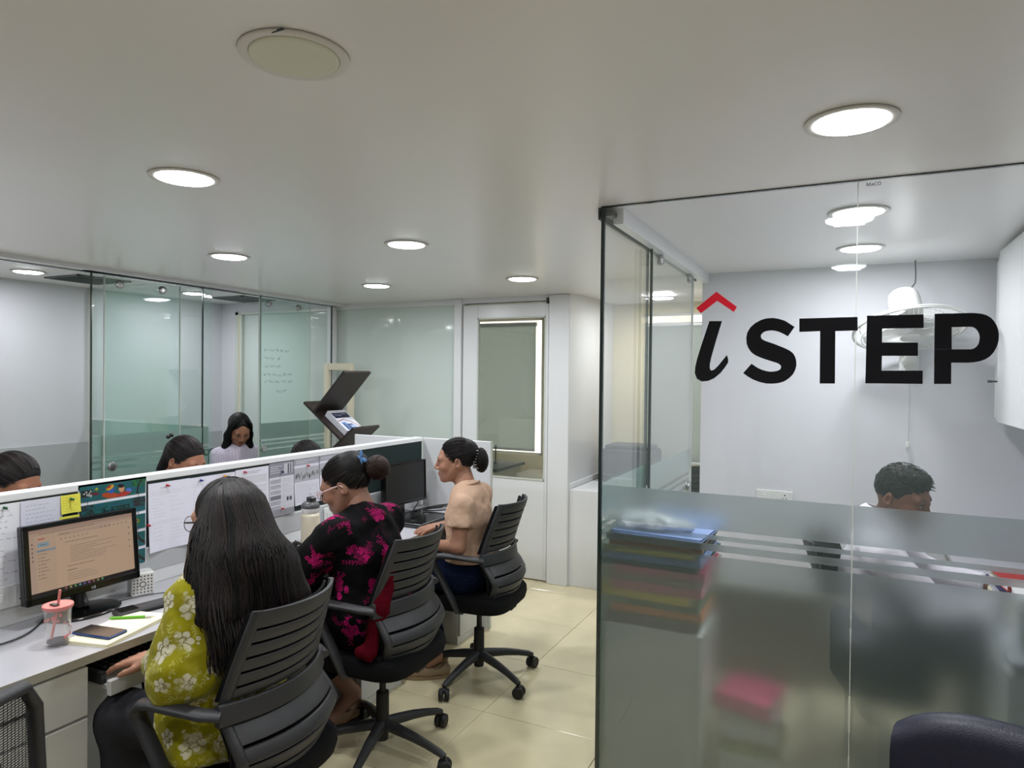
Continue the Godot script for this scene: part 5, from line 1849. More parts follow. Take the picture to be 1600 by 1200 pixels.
func cabin() -> void:
	extruded_text()
	# low white cabinet with the pile of folders
	var t := thing("drawer_cabinet", "white cabinet behind the frosted glass carrying the tall pile of folders", "cabinet", V(-0.62, 0, -2.648))
	obj("body", boxes([V(-0.17, 0.03, -0.235), V(0.165, 0.695, 0.235)], 0.003), M.cabinet, t)
	obj("plinth", boxes([V(-0.16, 0, -0.22), V(0.155, 0.03, 0.22)]), M.cabinet, t)
	for k in 3:
		var dr := obj("drawer", boxes([V(0.165, 0.04 + 0.22 * k, -0.232), V(0.182, 0.252 + 0.22 * k, 0.232)], 0.002), M.cabinet, t)
		var hd := MB.new()
		hd.tube([V(0.182, 0.2 + 0.22 * k, 0.06), V(0.2, 0.2 + 0.22 * k, 0.055), V(0.2, 0.2 + 0.22 * k, -0.055), V(0.182, 0.2 + 0.22 * k, -0.06)], 0.005, 8)
		obj("handle", hd, M.steel, dr)
	var y := 0.697
	var g := "folders piled on the white cabinet"
	var F := [["folder", "navy folder with white pages, lowest of the pile on the white cabinet", 0.026, Color(0.1, 0.16, 0.3), -0.01, 3.0, 3], ["folder", "grey-green folder second from the bottom, white slip hanging over it", 0.014, Color(0.24, 0.33, 0.3), 0.01, -2.0, 1], ["folder", "orange folder near the bottom of the pile on the white cabinet", 0.028, Color(0.78, 0.42, 0.14), 0.015, 1.0, 1], ["folder", "dark green folder between the orange and the yellow one", 0.02, Color(0.2, 0.38, 0.28), 0.01, -1.0, 1], ["folder", "bright yellow folder sticking out of the pile to the left", 0.03, Color(0.82, 0.72, 0.1), -0.02, -3.0, 1], ["folder", "thick pink folder just above the yellow one", 0.034, Color(0.75, 0.32, 0.44), 0.01, 2.0, 1], ["folder", "grey beige folder above the thick pink one", 0.024, Color(0.45, 0.43, 0.38), 0.005, -1.0, 1], ["folder", "deep pink folder with green underside in the middle of the pile", 0.03, Color(0.68, 0.22, 0.36), 0.015, 3.0, 1], ["folder", "thin dark teal folder in the middle of the pile", 0.014, Color(0.18, 0.33, 0.31), 0.0, -2.0, 0], ["folder", "pale blue folder in the upper part of the pile", 0.026, Color(0.4, 0.5, 0.66), 0.0, 1.0, 1], ["folder", "olive yellow folder in the upper part of the pile", 0.02, Color(0.6, 0.55, 0.16), -0.005, -1.0, 1], ["folder", "brown folder with orange edge near the top of the pile", 0.026, Color(0.36, 0.28, 0.22), 0.005, 2.0, 2], ["folder", "black and green folder third from the top of the pile", 0.016, Color(0.1, 0.16, 0.14), 0.0, 1.0, 1], ["folder", "light blue plastic folder at the top of the pile, under the crumpled white bag", 0.012, Color(0.52, 0.62, 0.82), 0.03, -4.0, 0]]
	for q in F:
		folder(q[0], q[1], V(-0.625 + q[4], y, -2.642), V(0.335 + 0.01 * sin(y * 90.0), q[2], 0.44), q[5], q[3], q[6], g)
		y += q[2] + 0.0012
	var s := Soft.new()
	s.noise = FastNoiseLite.new()
	s.noise.seed = 9
	s.noise.frequency = 12.0
	s.noise.fractal_octaves = 2
	s.amp = 0.025
	s.egg(V(-0.68, y + 0.02, -2.52), V(0.085, 0.026, 0.07), 0.03)
	s.egg(V(-0.58, y + 0.018, -2.53), V(0.09, 0.022, 0.065), 0.03)
	s.egg(V(-0.75, y + 0.012, -2.6), V(0.05, 0.02, 0.1), 0.03)
	s.cuts = [[V(0, -1, 0), -(y + 0.001), 0.0]]
	var mb := MB.new()
	s.into(mb, 0.006)
	var pl := mat("crumpled_plastic", Color(0.86, 0.88, 0.9), 0.25)
	tag(obj("plastic_bag", mb, pl), "crumpled white plastic bag on top of the folder pile", "bag")
	# lower pile with pink papers
	t = thing("box_stool", "low white box behind the frosted glass under the pink and white papers", "box", V(-0.295, 0, -2.62))
	obj("body", boxes([V(-0.1, 0.02, -0.11), V(0.1, 0.25, 0.11)], 0.004), M.cabinet, t)
	obj("lid", boxes([V(-0.105, 0.25, -0.115), V(0.105, 0.27, 0.115)], 0.003), M.laminate, t)
	obj("foot", boxes([V(-0.09, 0, -0.1), V(0.09, 0.02, 0.1)]), M.wheel, t)
	y = 0.271
	for q in [["folder", "pale green folder at the bottom of the low pile behind the frosted glass", 0.03, Color(0.62, 0.68, 0.42), 0.0, 4.0], ["folder", "olive folder in the low pile behind the frosted glass", 0.02, Color(0.5, 0.48, 0.3), 0.01, -5.0], ["papers", "thick stack of white papers in the low pile behind the frosted glass", 0.06, Color(0.86, 0.85, 0.84), -0.01, 3.0], ["papers", "grey-white sheaf under the pink folder of the low pile", 0.03, Color(0.7, 0.68, 0.68), 0.0, 9.0], ["folder", "bright pink folder on top of the low pile behind the frosted glass", 0.05, Color(0.88, 0.27, 0.5), -0.005, -14.0]]:
		folder(q[0], q[1], V(-0.292 + q[4], y, -2.61), V(0.2, q[2], 0.21), q[5], q[3], 2, "papers of the low pile")
		y += q[2] + 0.0012
	# desk along the right wall
	t = thing("desk_worktop", "white desk along the right wall of the cabin in front of the man", "desk")
	obj("top", boxes([V(0.46, 0.725, -4.19), V(0.945, 0.75, -2.5)], 0.002), M.desk_top, t)
	obj("panel", boxes([V(0.92, 0.05, -4.19), V(0.945, 0.725, -2.5)]), M.laminate, t)
	t = thing("drawer_pedestal", "white drawer pedestal at the near end of the cabin desk, behind the frosted glass", "cabinet", V(0.7, 0, -2.68))
	obj("body", boxes([V(-0.23, 0.04, -0.17), V(0.215, 0.722, 0.17)], 0.003), M.cabinet, t)
	for k in 3:
		var dr := obj("drawer", boxes([V(-0.247, 0.05 + 0.222 * k, -0.168), V(-0.23, 0.268 + 0.222 * k, 0.168)], 0.002), M.cabinet, t)
		var hd := MB.new()
		hd.tube([V(-0.247, 0.21 + 0.222 * k, 0.06), V(-0.265, 0.21 + 0.222 * k, 0.055), V(-0.265, 0.21 + 0.222 * k, -0.055), V(-0.247, 0.21 + 0.222 * k, -0.06)], 0.005, 8)
		obj("handle", hd, M.dark_steel, dr)
	obj("plinth", boxes([V(-0.22, 0, -0.16), V(0.2, 0.04, 0.16)]), M.cabinet, t)
	# things on that desk seen in the clear stripes
	var n := 0
	for q in [[V(0.6, 0.751, -2.72), V(0.2, 0.16, 0.24), Color(0.82, 0.82, 0.82), "stack of white papers on the cabin desk, near the frosted glass"], [V(0.57, 0.751, -3.02), V(0.16, 0.11, 0.22), Color(0.08, 0.1, 0.3), "dark blue folder stack on the cabin desk, in the clear stripes"], [V(0.58, 0.863, -3.0), V(0.16, 0.03, 0.2), Color(0.62, 0.06, 0.08), "red folder lying on the dark blue ones in the cabin"]]:
		folder("folder", q[3], q[0], q[1], 6.0 * n - 4.0, q[2], 3, "things on the cabin desk")
		n += 1
	# cupboards above the desk
	t = thing("wall_cupboard", "tall white wall cupboard with a key in its lock, right end of the cabin", "cupboard", V(0.635, 1.405, -3.68))
	obj("body", boxes([V(0.026, 0, -0.385), V(0.31, 0.8, 0.3)]), M.laminate, t)
	obj("door", boxes([V(-0.002, 0.0, -0.185), V(0.018, 0.8, 0.268)], 0.002), M.laminate, t)
	var kd := obj("door", boxes([V(0.02, 0.012, -0.385), V(0.036, 0.78, -0.19)], 0.002), M.laminate, t)
	mb = MB.new()
	mb.tube([V(0.022, 0.19, -0.23), V(-0.014, 0.19, -0.23)], 0.0045, 8)
	mb.cbox(V(-0.024, 0.19, -0.23), V(0.02, 0.012, 0.003), 0.001)
	obj("key", mb, M.dark_steel, kd)
	t = thing("wall_cupboard", "white wall cupboard at the right edge of the picture, nearest the glass", "cupboard", V(0.635, 1.405, -2.78))
	obj("body", boxes([V(0.018, 0, -0.6), V(0.31, 0.8, 0.3)]), M.laminate, t)
	obj("door", boxes([V(-0.002, 0.0, -0.628), V(0.018, 0.8, -0.17)], 0.002), M.laminate, t)
	obj("door", boxes([V(-0.002, 0.0, -0.166), V(0.018, 0.8, 0.3)], 0.002), M.laminate, t)
	socket(V(-0.365, 0.915, -4.199), 0.2, 0.075, "white switch and socket plate on the cabin back wall", 0, 2)
	fan()


func fan() -> void:
	var t := thing("wall_fan", "white wall fan tilted downwards behind the letters of the glass", "fan", V(0.29, 1.83, -3.93))
	obj("bracket", boxes([V(-0.04, -0.22, -0.269), V(0.05, -0.05, -0.225)], 0.012), M.white_plastic, t)
	var b := MB.new()
	b.tube([V(0, -0.13, -0.24), V(0, -0.13, -0.08), V(0, -0.09, -0.03), V(0, 0.0, -0.01)], [0.03, 0.032, 0.03, 0.028], 14)
	obj("arm", b, M.white_plastic, t)
	var tilt := Transform3D(Basis(Vector3.RIGHT, -0.36) * Basis(Vector3.BACK, 0.12), V(-0.02, 0.04, 0.03))
	b = MB.new()
	b.x = tilt
	b.lathe([Vector2(0.001, 0.19), Vector2(0.05, 0.188), Vector2(0.066, 0.172), Vector2(0.072, 0.14), Vector2(0.075, 0.03), Vector2(0.06, 0.012), Vector2(0.001, 0.01)], 28)
	obj("motor_housing", b, M.white_plastic, t)
	var R := 0.25
	b = MB.new()
	b.x = tilt
	for q in [[R, -0.028, 0.0055], [R, -0.02, 0.0055], [0.16, 0.012, 0.002], [0.16, -0.062, 0.002], [0.215, 0.003, 0.0018], [0.215, -0.052, 0.0018]]:
		var ring := []
		for k in 49:
			var a := TAU * k / 48
			ring.append(V(cos(a) * q[0], q[1], sin(a) * q[0]))
		b.tube(ring, q[2], 6, false)
	var gd := obj("guard", b, M.white_plastic, t)
	b = MB.new()
	b.x = tilt
	for k in 72:
		var a := TAU * k / 72
		var c := V(cos(a), 0, sin(a))
		b.tube([c * 0.05 + V(0, 0.018, 0), c * 0.16 + V(0, 0.012, 0), c * 0.225 + V(0, -0.002, 0), c * R + V(0, -0.024, 0), c * 0.225 + V(0, -0.05, 0), c * 0.16 + V(0, -0.062, 0), c * 0.045 + V(0, -0.068, 0)], 0.0011, 4, false)
	var gw := obj("guard_wires", b, M.white_plastic, gd)
	gw.set_meta("kind", "stuff")
	b = MB.new()
	b.x = tilt
	b.lathe([Vector2(0.001, -0.066), Vector2(0.042, -0.066), Vector2(0.045, -0.07), Vector2(0.03, -0.075), Vector2(0.001, -0.076)], 24)
	obj("centre_cap", b, M.white_plastic, t)
	for k in 3:
		b = MB.new()
		b.x = tilt * Transform3D(Basis(Vector3.UP, TAU * k / 3 + 0.4), V(0, -0.022, 0))
		var rings := []
		for q in [[0.03, 0.03], [0.08, 0.055], [0.13, 0.07], [0.2, 0.07], [0.23, 0.02]]:
			rings.append([V(q[0], 0.012, -q[1]), V(q[0], 0.0, 0.0), V(q[0], -0.014, q[1]), V(q[0], -0.017, q[1]), V(q[0], -0.003, 0.0), V(q[0], 0.009, -q[1])])
		b.shell(rings)
		obj("blade", b, M.white_plastic, t)
	b = MB.new()
	b.tube([V(-0.01, 0.225, -0.03), V(0.015, 0.26, -0.08), V(0.022, 0.31, -0.15), V(0.022, 0.395, -0.2)], 0.003, 8)
	obj("power_cord", b, M.grey_cloth, t)
	b = MB.new()
	b.tube([V(0.005, -0.2, -0.225), V(0.006, -0.36, -0.225), V(0.004, -0.56, -0.225)], 0.0022, 6)
	var pc := obj("pull_cord", b, M.seal, t)
	b = MB.new()
	b.cbox(V(0.004, -0.575, -0.225), V(0.02, 0.03, 0.015), 0.004)
	obj("pull_knob", b, M.white_plastic, pc)


# ---------------------------------------------------------------- people
func head_soft() -> Soft:
	# faces -z, the middle of the head at the origin, crown at y 0.112, chin at y -0.118
	var s := Soft.new()
	s.egg(V(0, 0.027, 0.014), V(0.073, 0.084, 0.093), 0.02)
	s.egg(V(0, -0.012, -0.04), V(0.063, 0.08, 0.052), 0.03)
	s.egg(V(0, -0.07, -0.04), V(0.05, 0.044, 0.05), 0.03)
	s.egg(V(0, -0.1, -0.071), V(0.022, 0.017, 0.02), 0.022)
	for e in [-1.0, 1.0]:
		s.limb(V(0.056 * e, -0.03, 0.005), V(0.034 * e, -0.088, -0.04), 0.02, 0.016, 0.025)
		s.egg(V(0.04 * e, -0.032, -0.062), V(0.024, 0.02, 0.02), 0.022)
		s.egg(V(0.076 * e, -0.012, 0.016), V(0.009, 0.03, 0.018), 0.006, Basis(Vector3.UP, -0.35 * e) * Basis(Vector3.RIGHT, -0.2))
		s.egg(V(0.082 * e, -0.01, 0.012), V(0.006, 0.017, 0.009), 0.004, Basis(Vector3.UP, -0.35 * e), true)
	s.limb(V(-0.04, 0.016, -0.077), V(0.04, 0.016, -0.077), 0.011, 0.011, 0.02)
	for e in [-1.0, 1.0]:
		s.egg(V(0.032 * e, -0.003, -0.1), V(0.019, 0.0115, 0.017), 0.014, Basis(), true)
	s.limb(V(0, 0.01, -0.09), V(0, -0.033, -0.11), 0.0078, 0.0096, 0.012)
	for e in [-1.0, 1.0]:
		s.egg(V(0.012 * e, -0.039, -0.098), V(0.0085, 0.0075, 0.011), 0.008)
		s.egg(V(0.0315 * e, -0.002, -0.079), V(0.0155, 0.0125, 0.0125), 0.005)
	s.limb(V(-0.019, -0.066, -0.087), V(0.019, -0.066, -0.087), 0.0055, 0.0055, 0.01)
	s.limb(V(0, -0.0655, -0.0945), V(0, -0.066, -0.0935), 0.006, 0.006, 0.012)
	s.limb(V(-0.013, -0.0765, -0.087), V(0.013, -0.0765, -0.087), 0.0068, 0.0068, 0.01)
	s.limb(V(0, -0.04, 0.02), V(0, -0.13, 0.035), 0.052, 0.049, 0.03)
	return s


var head_cache: MB


func head_mesh() -> MB:
	if head_cache == null:
		head_cache = MB.new()
		head_soft().into(head_cache, 0.0036)
	return head_cache


func stamp(into: MB, src: MB, x: Transform3D, paint: Callable) -> void:
	var s := into.v.size()
	for k in src.v.size():
		into.v.append(x * src.v[k])
		into.n.append((x.basis * src.n[k]).normalized())
		into.uv.append(Vector2.ZERO)
		into.c.append(paint.call(src.v[k]))
	for k in src.ix:
		into.ix.append(k + s)


func facing(f: Vector3, at: Vector3, scale := 1.0, roll := 0.0) -> Transform3D:
	var b := Basis.looking_at(f.normalized(), Vector3.UP) * Basis(Vector3.BACK, roll)
	return Transform3D(b.scaled(Vector3.ONE * scale), at)


func face_paint(skin: Color) -> Callable:
	var sk := skin.srgb_to_linear()
	return func(p: Vector3) -> Color:
		var c := sk
		var lips := Vector2((absf(p.x)) / 0.025, (p.y + 0.071) / 0.0125)
		if lips.length() < 1.0 and p.z < -0.08:
			c = Color(sk.r * 0.72, sk.g * 0.5, sk.b * 0.52)
		if p.z < -0.04 and absf(absf(p.x) - 0.045) < 0.025 and absf(p.y + 0.03) < 0.02:
			c = Color(c.r * 1.02, c.g * 0.95, c.b * 0.94)
		return c


func face_parts(t: Node3D, x: Transform3D) -> void:
	for e in [-1.0, 1.0]:
		var m := MB.new()
		m.x = x
		m.ball(V(0.0315 * e, -0.003, -0.0836), V(0.0115, 0.0058, 0.009), 12)
		var eye := obj("eye", m, M.eye_white, t)
		m = MB.new()
		m.x = x
		m.ball(V(0.0315 * e, -0.003, -0.0885), V(0.0052, 0.0055, 0.0052), 12)
		obj("iris", m, M.iris, eye)
		m = MB.new()
		m.x = x
		m.tube([V(0.017 * e, 0.0, -0.09), V(0.024 * e, 0.0038, -0.0925), V(0.0325 * e, 0.0048, -0.0925), V(0.041 * e, 0.003, -0.088), V(0.046 * e, -0.001, -0.082)], [0.001, 0.002, 0.0024, 0.0022, 0.001], 6)
		obj("lashes", m, M.iris, eye)
		m = MB.new()
		m.x = x
		m.tube([V(0.013 * e, 0.0175, -0.0905), V(0.025 * e, 0.0225, -0.0895), V(0.038 * e, 0.0225, -0.084), V(0.05 * e, 0.0165, -0.074)], [0.0026, 0.0048, 0.0042, 0.0016], 8, true, Vector2(1.0, 0.6))
		obj("eyebrow", m, M.hair, t)


var hand_cache := {}


func hand(mb: MB, wrist: Vector3, dir: Vector3, back: Vector3, thumb: float, curl: float, skin: Color, spread := 1.0) -> void:
	var X := dir.normalized()
	var Y := (back - X * back.dot(X)).normalized()
	var Z := X.cross(Y)
	var b := Basis(X, Y, Z)
	var key := "%d %.2f %.2f" % [int(thumb), curl, spread]
	if not hand_cache.has(key):
		var s := Soft.new()
		s.limb(V(-0.05, 0, 0), V(0.0, 0, 0), 0.025, 0.022, 0.02)
		for z in [-0.027, -0.009, 0.009, 0.026]:
			s.limb(V(0.0, 0.0, z * 0.55), V(0.082 - absf(z) * 0.15, 0.002, z * 1.05 * spread), 0.015, 0.0105, 0.014)
		s.egg(V(0.035, -0.006, thumb * 0.02), V(0.034, 0.014, 0.017), 0.014)
		var L := [0.066, 0.08, 0.086, 0.078]
		for i in 4:
			var z: float = thumb * [-0.029, -0.01, 0.01, 0.028][i] * 1.05 * spread
			var p := V(0.084 - absf(z) * 0.15, 0.001, z)
			var a := curl * 0.5
			var fan: float = z * 1.6 * (spread - 0.4)
			for k in 3:
				var l: float = L[i] * [0.46, 0.3, 0.24][k]
				var q := p + V(cos(a) * l, -sin(a) * l, fan * l * 3.0)
				s.limb(p, q, [0.0092, 0.0084, 0.0078][k], [0.0085, 0.0078, 0.0068][k], 0.004)
				p = q
				a += curl * (0.8 + 0.25 * k)
		s.limb(V(0.02, -0.006, thumb * 0.022), V(0.048, -0.013, thumb * 0.048), 0.014, 0.0105, 0.012)
		s.limb(V(0.048, -0.013, thumb * 0.048), V(0.076, -0.019, thumb * 0.056), 0.0102, 0.0088, 0.005)
		s.limb(V(0.076, -0.019, thumb * 0.056), V(0.096, -0.025, thumb * 0.056), 0.009, 0.0072, 0.005)
		var made := MB.new()
		s.into(made, 0.0036)
		hand_cache[key] = made
	var sk := skin.srgb_to_linear()
	var nail := Color(minf(sk.r * 1.15, 1.0), sk.g * 1.0, sk.b * 1.05)
	stamp(mb, hand_cache[key], Transform3D(b, wrist), func(p: Vector3) -> Color: return nail if p.x > 0.15 and p.y > -0.01 else sk)


func strands(x: Transform3D, centre: Vector3, r: Vector3, pole: Vector3, count: int, plane: Vector3, hairline: float, width: float, sd: int) -> MB:
	# hair combed from the hairline to a knot: meridians of the scalp about the knot's direction
	var rg := RandomNumberGenerator.new()
	rg.seed = sd
	var w := pole.normalized()
	var u := w.cross(Vector3.RIGHT).normalized()
	var q := w.cross(u)
	var mb := MB.new()
	mb.x = x
	for k in count:
		var phi := TAU * k / count + rg.randf_range(-0.02, 0.02)
		var far := 0.3
		var cut := plane.normalized()
		while far < 2.3:
			var e := w * cos(far) + (u * cos(phi) + q * sin(phi)) * sin(far)
			if cut.dot(centre + e * r) > hairline + 0.001:
				break
			far += 0.03
		var lift := 1.0 + rg.randf_range(-0.004, 0.016)
		var path := []
		var rad := []
		for i in 11:
			var th := lerpf(0.18, far, i / 10.0)
			var ph := phi + 0.03 * sin(i * 0.7 + k)
			var d := w * cos(th) + (u * cos(ph) + q * sin(ph)) * sin(th)
			path.append(centre + d * r * lift)
			rad.append(width * (0.5 + 0.5 * sin(PI * (i + 1) / 12.0)))
		mb.tube(path, rad, 4, true, Vector2(1.0, 0.55))
		tint(mb, rg)
	return mb


func guide_strands(mb: MB, guides: Array, count: int, width: float, sd: int, wave: float, thick: float, on: Soft = null) -> void:
	var rg := RandomNumberGenerator.new()
	rg.seed = sd
	var curves := []
	for g in guides:
		var c := Curve3D.new()
		for i in g.size():
			var a: Vector3 = g[maxi(i - 1, 0)]
			var b: Vector3 = g[mini(i + 1, g.size() - 1)]
			c.add_point(g[i], (a - b) / 6.0, (b - a) / 6.0)
		curves.append(c)
	for k in count:
		var f := rg.randf() * (guides.size() - 1.001)
		var i := int(f)
		var A: Curve3D = curves[i]
		var B: Curve3D = curves[i + 1]
		var off := Vector3(rg.randf_range(-1, 1), 0, rg.randf_range(-1, 1)) * thick
		var end := rg.randf_range(0.82, 1.0)
		var ph := rg.randf() * TAU
		var lift := rg.randf_range(0.0, 0.003)
		var path := []
		var rad := []
		for j in 15:
			var t := j / 14.0 * end
			var p := A.sample_baked(t * A.get_baked_length()).lerp(B.sample_baked(t * B.get_baked_length()), f - i)
			p += off * minf(t * 3.0, 1.0) + Vector3(sin(ph + t * 9.0), 0, cos(ph * 1.7 + t * 7.0)) * wave * t * t
			if on and t < 0.86:
				for again in 2:
					var d0 := on.dist(p, on.P) - lift
					var h := 0.004
					p -= Vector3(on.dist(p + Vector3(h, 0, 0), on.P) - lift - d0, on.dist(p + Vector3(0, h, 0), on.P) - lift - d0, on.dist(p + Vector3(0, 0, h), on.P) - lift - d0).normalized() * clampf(d0, -0.05, 0.02)
			path.append(p)
			rad.append(width * (1.0 - 0.75 * pow(t, 3.0)))
		mb.tube(path, rad, 4, true, Vector2(1.0, 0.6))
		tint(mb, rg)


func tint(mb: MB, rg: RandomNumberGenerator) -> void:  # each strand has a shade of its own
	var f := rg.randf()
	var c := Color(0.005, 0.004, 0.004).lerp(Color(0.034, 0.024, 0.022), f * f)
	while mb.c.size() < mb.v.size():
		mb.c.append(c)


func scalp(x: Transform3D, hairline: float, extra: Callable, cell := 0.005, puff := 0.0, plane := Vector3(0, -0.786, -0.618)) -> MB:
	var s := Soft.new()
	s.egg(V(0, 0.031, 0.017), V(0.0775 + puff, 0.0885 + puff, 0.0985 + puff), 0.02)
	extra.call(s)
	s.cuts = [[plane.normalized(), hairline, 0.0]]
	var mb := MB.new()
	mb.x = x
	s.into(mb, cell)
	return mb


# a seated body: skin and clothes share the joints in J
func torso(s: Soft, J: Dictionary, g: float, w := 1.0) -> void:
	var up: Vector3 = (J.neck - J.pelvis).normalized()
	var side: Vector3 = (J.sl - J.sr).normalized()
	var b := Basis(side, up, side.cross(up))
	s.egg(J.pelvis, V(0.165 * w, 0.125, 0.125) + Vector3.ONE * g, 0.06, b)
	s.egg(J.pelvis.lerp(J.neck, 0.33), V(0.135 * w, 0.14, 0.102) + Vector3.ONE * g, 0.06, b)
	s.egg(J.pelvis.lerp(J.neck, 0.66), V(0.145 * w, 0.14, 0.108) + Vector3.ONE * g, 0.06, b)
	var tr: float = J.get("trap", 0.05)
	s.limb(J.sl.lerp(J.neck, 0.1), J.neck.lerp(J.pelvis, 0.08), tr + g, 0.062 + g, 0.05)
	s.limb(J.sr.lerp(J.neck, 0.1), J.neck.lerp(J.pelvis, 0.08), tr + g, 0.062 + g, 0.05)


func build_body(J: Dictionary, skin: Color, cell := 0.012) -> MB:
	var s := Soft.new()
	torso(s, J, -0.008, J.get("w", 1.0))
	s.limb(J.neck - Vector3(0, 0.02, 0), J.head * V(0, -0.06, 0.028), 0.055, 0.05, 0.03)
	for e in ["l", "r"]:
		s.limb(J["s" + e], J["e" + e], 0.046, 0.036, 0.03)
		s.limb(J["e" + e], J["w" + e], 0.037, 0.026, 0.02)
		if J.has("k" + e):
			s.limb(J["h" + e], J["k" + e], 0.08, 0.052, 0.04)
			s.limb(J["k" + e], J["a" + e], 0.05, 0.034, 0.03)
			s.limb(J["a" + e], J["t" + e], 0.034, 0.024, 0.02)
	var mb := MB.new()
	var sk := skin.srgb_to_linear()
	s.into(mb, cell, func(_p): return sk)
	return mb


func trousers(J: Dictionary, m: Material, t: Node3D, called := "trousers", g := 0.014, sd := 3) -> void:
	var s := Soft.new()
	s.noise = FastNoiseLite.new()
	s.noise.seed = sd
	s.noise.frequency = 9.0
	s.amp = 0.009
	var up: Vector3 = (J.neck - J.pelvis).normalized()
	var side: Vector3 = (J.sl - J.sr).normalized()
	s.egg(J.pelvis, V(0.17 * J.get("w", 1.0), 0.115, 0.13) + Vector3.ONE * g, 0.06, Basis(side, up, side.cross(up)))
	for e in ["l", "r"]:
		s.limb(J["h" + e], J["k" + e], 0.085 + g, 0.06 + g, 0.05)
		s.sleeve(J["k" + e], J["k" + e].lerp(J["a" + e], J.get("cuff", 0.9)), 0.058 + g, 0.045 + g * 1.5, 0.03)
	var mb := MB.new()
	s.into(mb, 0.012)
	obj(called, mb, m, t)


func shirt(J: Dictionary, m: Material, t: Node3D, called: String, g: float, sleeve: float, sr: Array, extra: Callable, amp := 0.01, sd := 7, cell := 0.01) -> void:
	# sleeve: how far down the arm it reaches (1 elbow, 2 wrist); sr: its radii at shoulder, elbow, end
	var s := Soft.new()
	s.noise = FastNoiseLite.new()
	s.noise.seed = sd
	s.noise.frequency = 8.0
	s.noise.fractal_octaves = 2
	s.amp = amp
	torso(s, J, g, J.get("w", 1.0))
	for e in ["l", "r"]:
		if sleeve <= 1.0:
			s.sleeve(J["s" + e], J["s" + e].lerp(J["e" + e], sleeve), sr[0], sr[2], 0.03)
		else:
			s.limb(J["s" + e], J["e" + e], sr[0], sr[1], 0.03)
			s.sleeve(J["e" + e], J["e" + e].lerp(J["w" + e], sleeve - 1.0), sr[1], sr[2], 0.03)
	extra.call(s)
	if J.has("hem"):
		s.cuts = [[V(0, -1, 0), -J.hem, 0.0]]
	var mb := MB.new()
	s.into(mb, cell)
	obj(called, mb, m, t)


var shoe_cache := []


func shoe(t: Node3D, called: String, ankle: Vector3, toe: Vector3, m: Material, sole: Material) -> void:
	var d := (toe - ankle)
	d.y = 0.0
	d = d.normalized()
	var at := Vector3(ankle.x, 0, ankle.z)
	var x := Transform3D(Basis(d.cross(Vector3.UP), Vector3.UP, -d), at)
	if shoe_cache.is_empty():
		var s := Soft.new()
		s.limb(V(0, 0.04, 0.045), V(0, 0.034, -0.06), 0.034, 0.034, 0.02)
		s.limb(V(0, 0.034, -0.06), V(0, 0.026, -0.14), 0.036, 0.028, 0.02)
		s.egg(V(0, 0.085, 0.005), V(0.032, 0.05, 0.04), 0.01, Basis(), true)
		s.egg(V(0, 0.065, -0.045), V(0.024, 0.024, 0.024), 0.01, Basis(), true)
		s.cuts = [[Vector3.DOWN, -0.012, 0.0]]
		var up := MB.new()
		s.into(up, 0.006)
		var so := MB.new()
		var rings := []
		for y in [0.0, 0.004, 0.016]:
			var r := []
			for k in 28:
				var a := TAU * k / 28
				var l := sin(a)
				r.append(V(cos(a) * (0.038 if l > 0 else 0.042) * (1.0 if y > 0 else 0.95), y, -0.045 + l * 0.125 * (1.0 if y > 0 else 0.98)))
			rings.append(r)
		so.shell(rings)
		shoe_cache = [up.mesh(), so.mesh()]
	var o := obj(called, shoe_cache[0], m, t)
	o.transform = x
	obj("sole", shoe_cache[1], sole, o)


func glasses(t: Node3D, x: Transform3D, m: Material, temple: Material, r := 0.022) -> void:
	var mb := MB.new()
	mb.x = x
	var lens := MB.new()
	lens.x = x
	for e in [-1.0, 1.0]:
		var ring := []
		var disc := []
		for k in 25:
			var a := TAU * k / 24
			var p := V(0.033 * e + cos(a) * r * 1.1, -0.006 + sin(a) * r, -0.112 + absf(cos(a) * e * 0.3 + 0.3) * 0.012)
			ring.append(p)
			disc.append(p)
		mb.tube(ring, 0.0013, 6, false)
		disc.pop_back()
		lens.flat(disc)
	mb.tube([V(-0.01, 0.0, -0.11), V(0, 0.003, -0.114), V(0.01, 0.0, -0.11)], 0.0013, 6)
	var g := obj("glasses", mb, m, t)
	obj("lens", lens, M.clear_glass, g)
	for e in [-1.0, 1.0]:
		mb = MB.new()
		mb.x = x
		mb.tube([V(0.057 * e, 0.002, -0.106), V(0.07 * e, 0.003, -0.09), V(0.08 * e, 0.004, -0.02), V(0.081 * e, 0.002, 0.012), V(0.079 * e, -0.015, 0.026)], 0.0022, 6, true, Vector2(0.6, 1.3))
		obj("temple", mb, temple, g)


func dims(pelvis: Vector3, f: Vector3, neck: Vector3, head: Transform3D, half := 0.165) -> Dictionary:
	var left := Vector3.UP.cross(f).normalized()
	var J := {"pelvis": pelvis, "neck": neck, "head": head}
	J.sl = neck + left * half + V(0, -0.05, 0)
	J.sr = neck - left * half + V(0, -0.05, 0)
	for e in ["l", "r"]:
		var sg := 1.0 if e == "l" else -1.0
		J["h" + e] = pelvis + left * 0.085 * sg + V(0, -0.015, 0) + f * 0.03
		J["k" + e] = pelvis + left * 0.1 * sg + f * 0.42 + V(0, 0.0, 0)
		J["a" + e] = J["k" + e] + V(0, -0.4, 0) - f * 0.05
		J["a" + e].y = 0.085
		J["t" + e] = J["a" + e] + f * 0.15 + V(0, -0.055, 0)
		J["e" + e] = J["s" + e] + V(0, -0.25, 0) + f * 0.08 + left * sg * 0.03
		J["w" + e] = J["e" + e] + f * 0.22 + V(0, -0.02, 0)
	return J


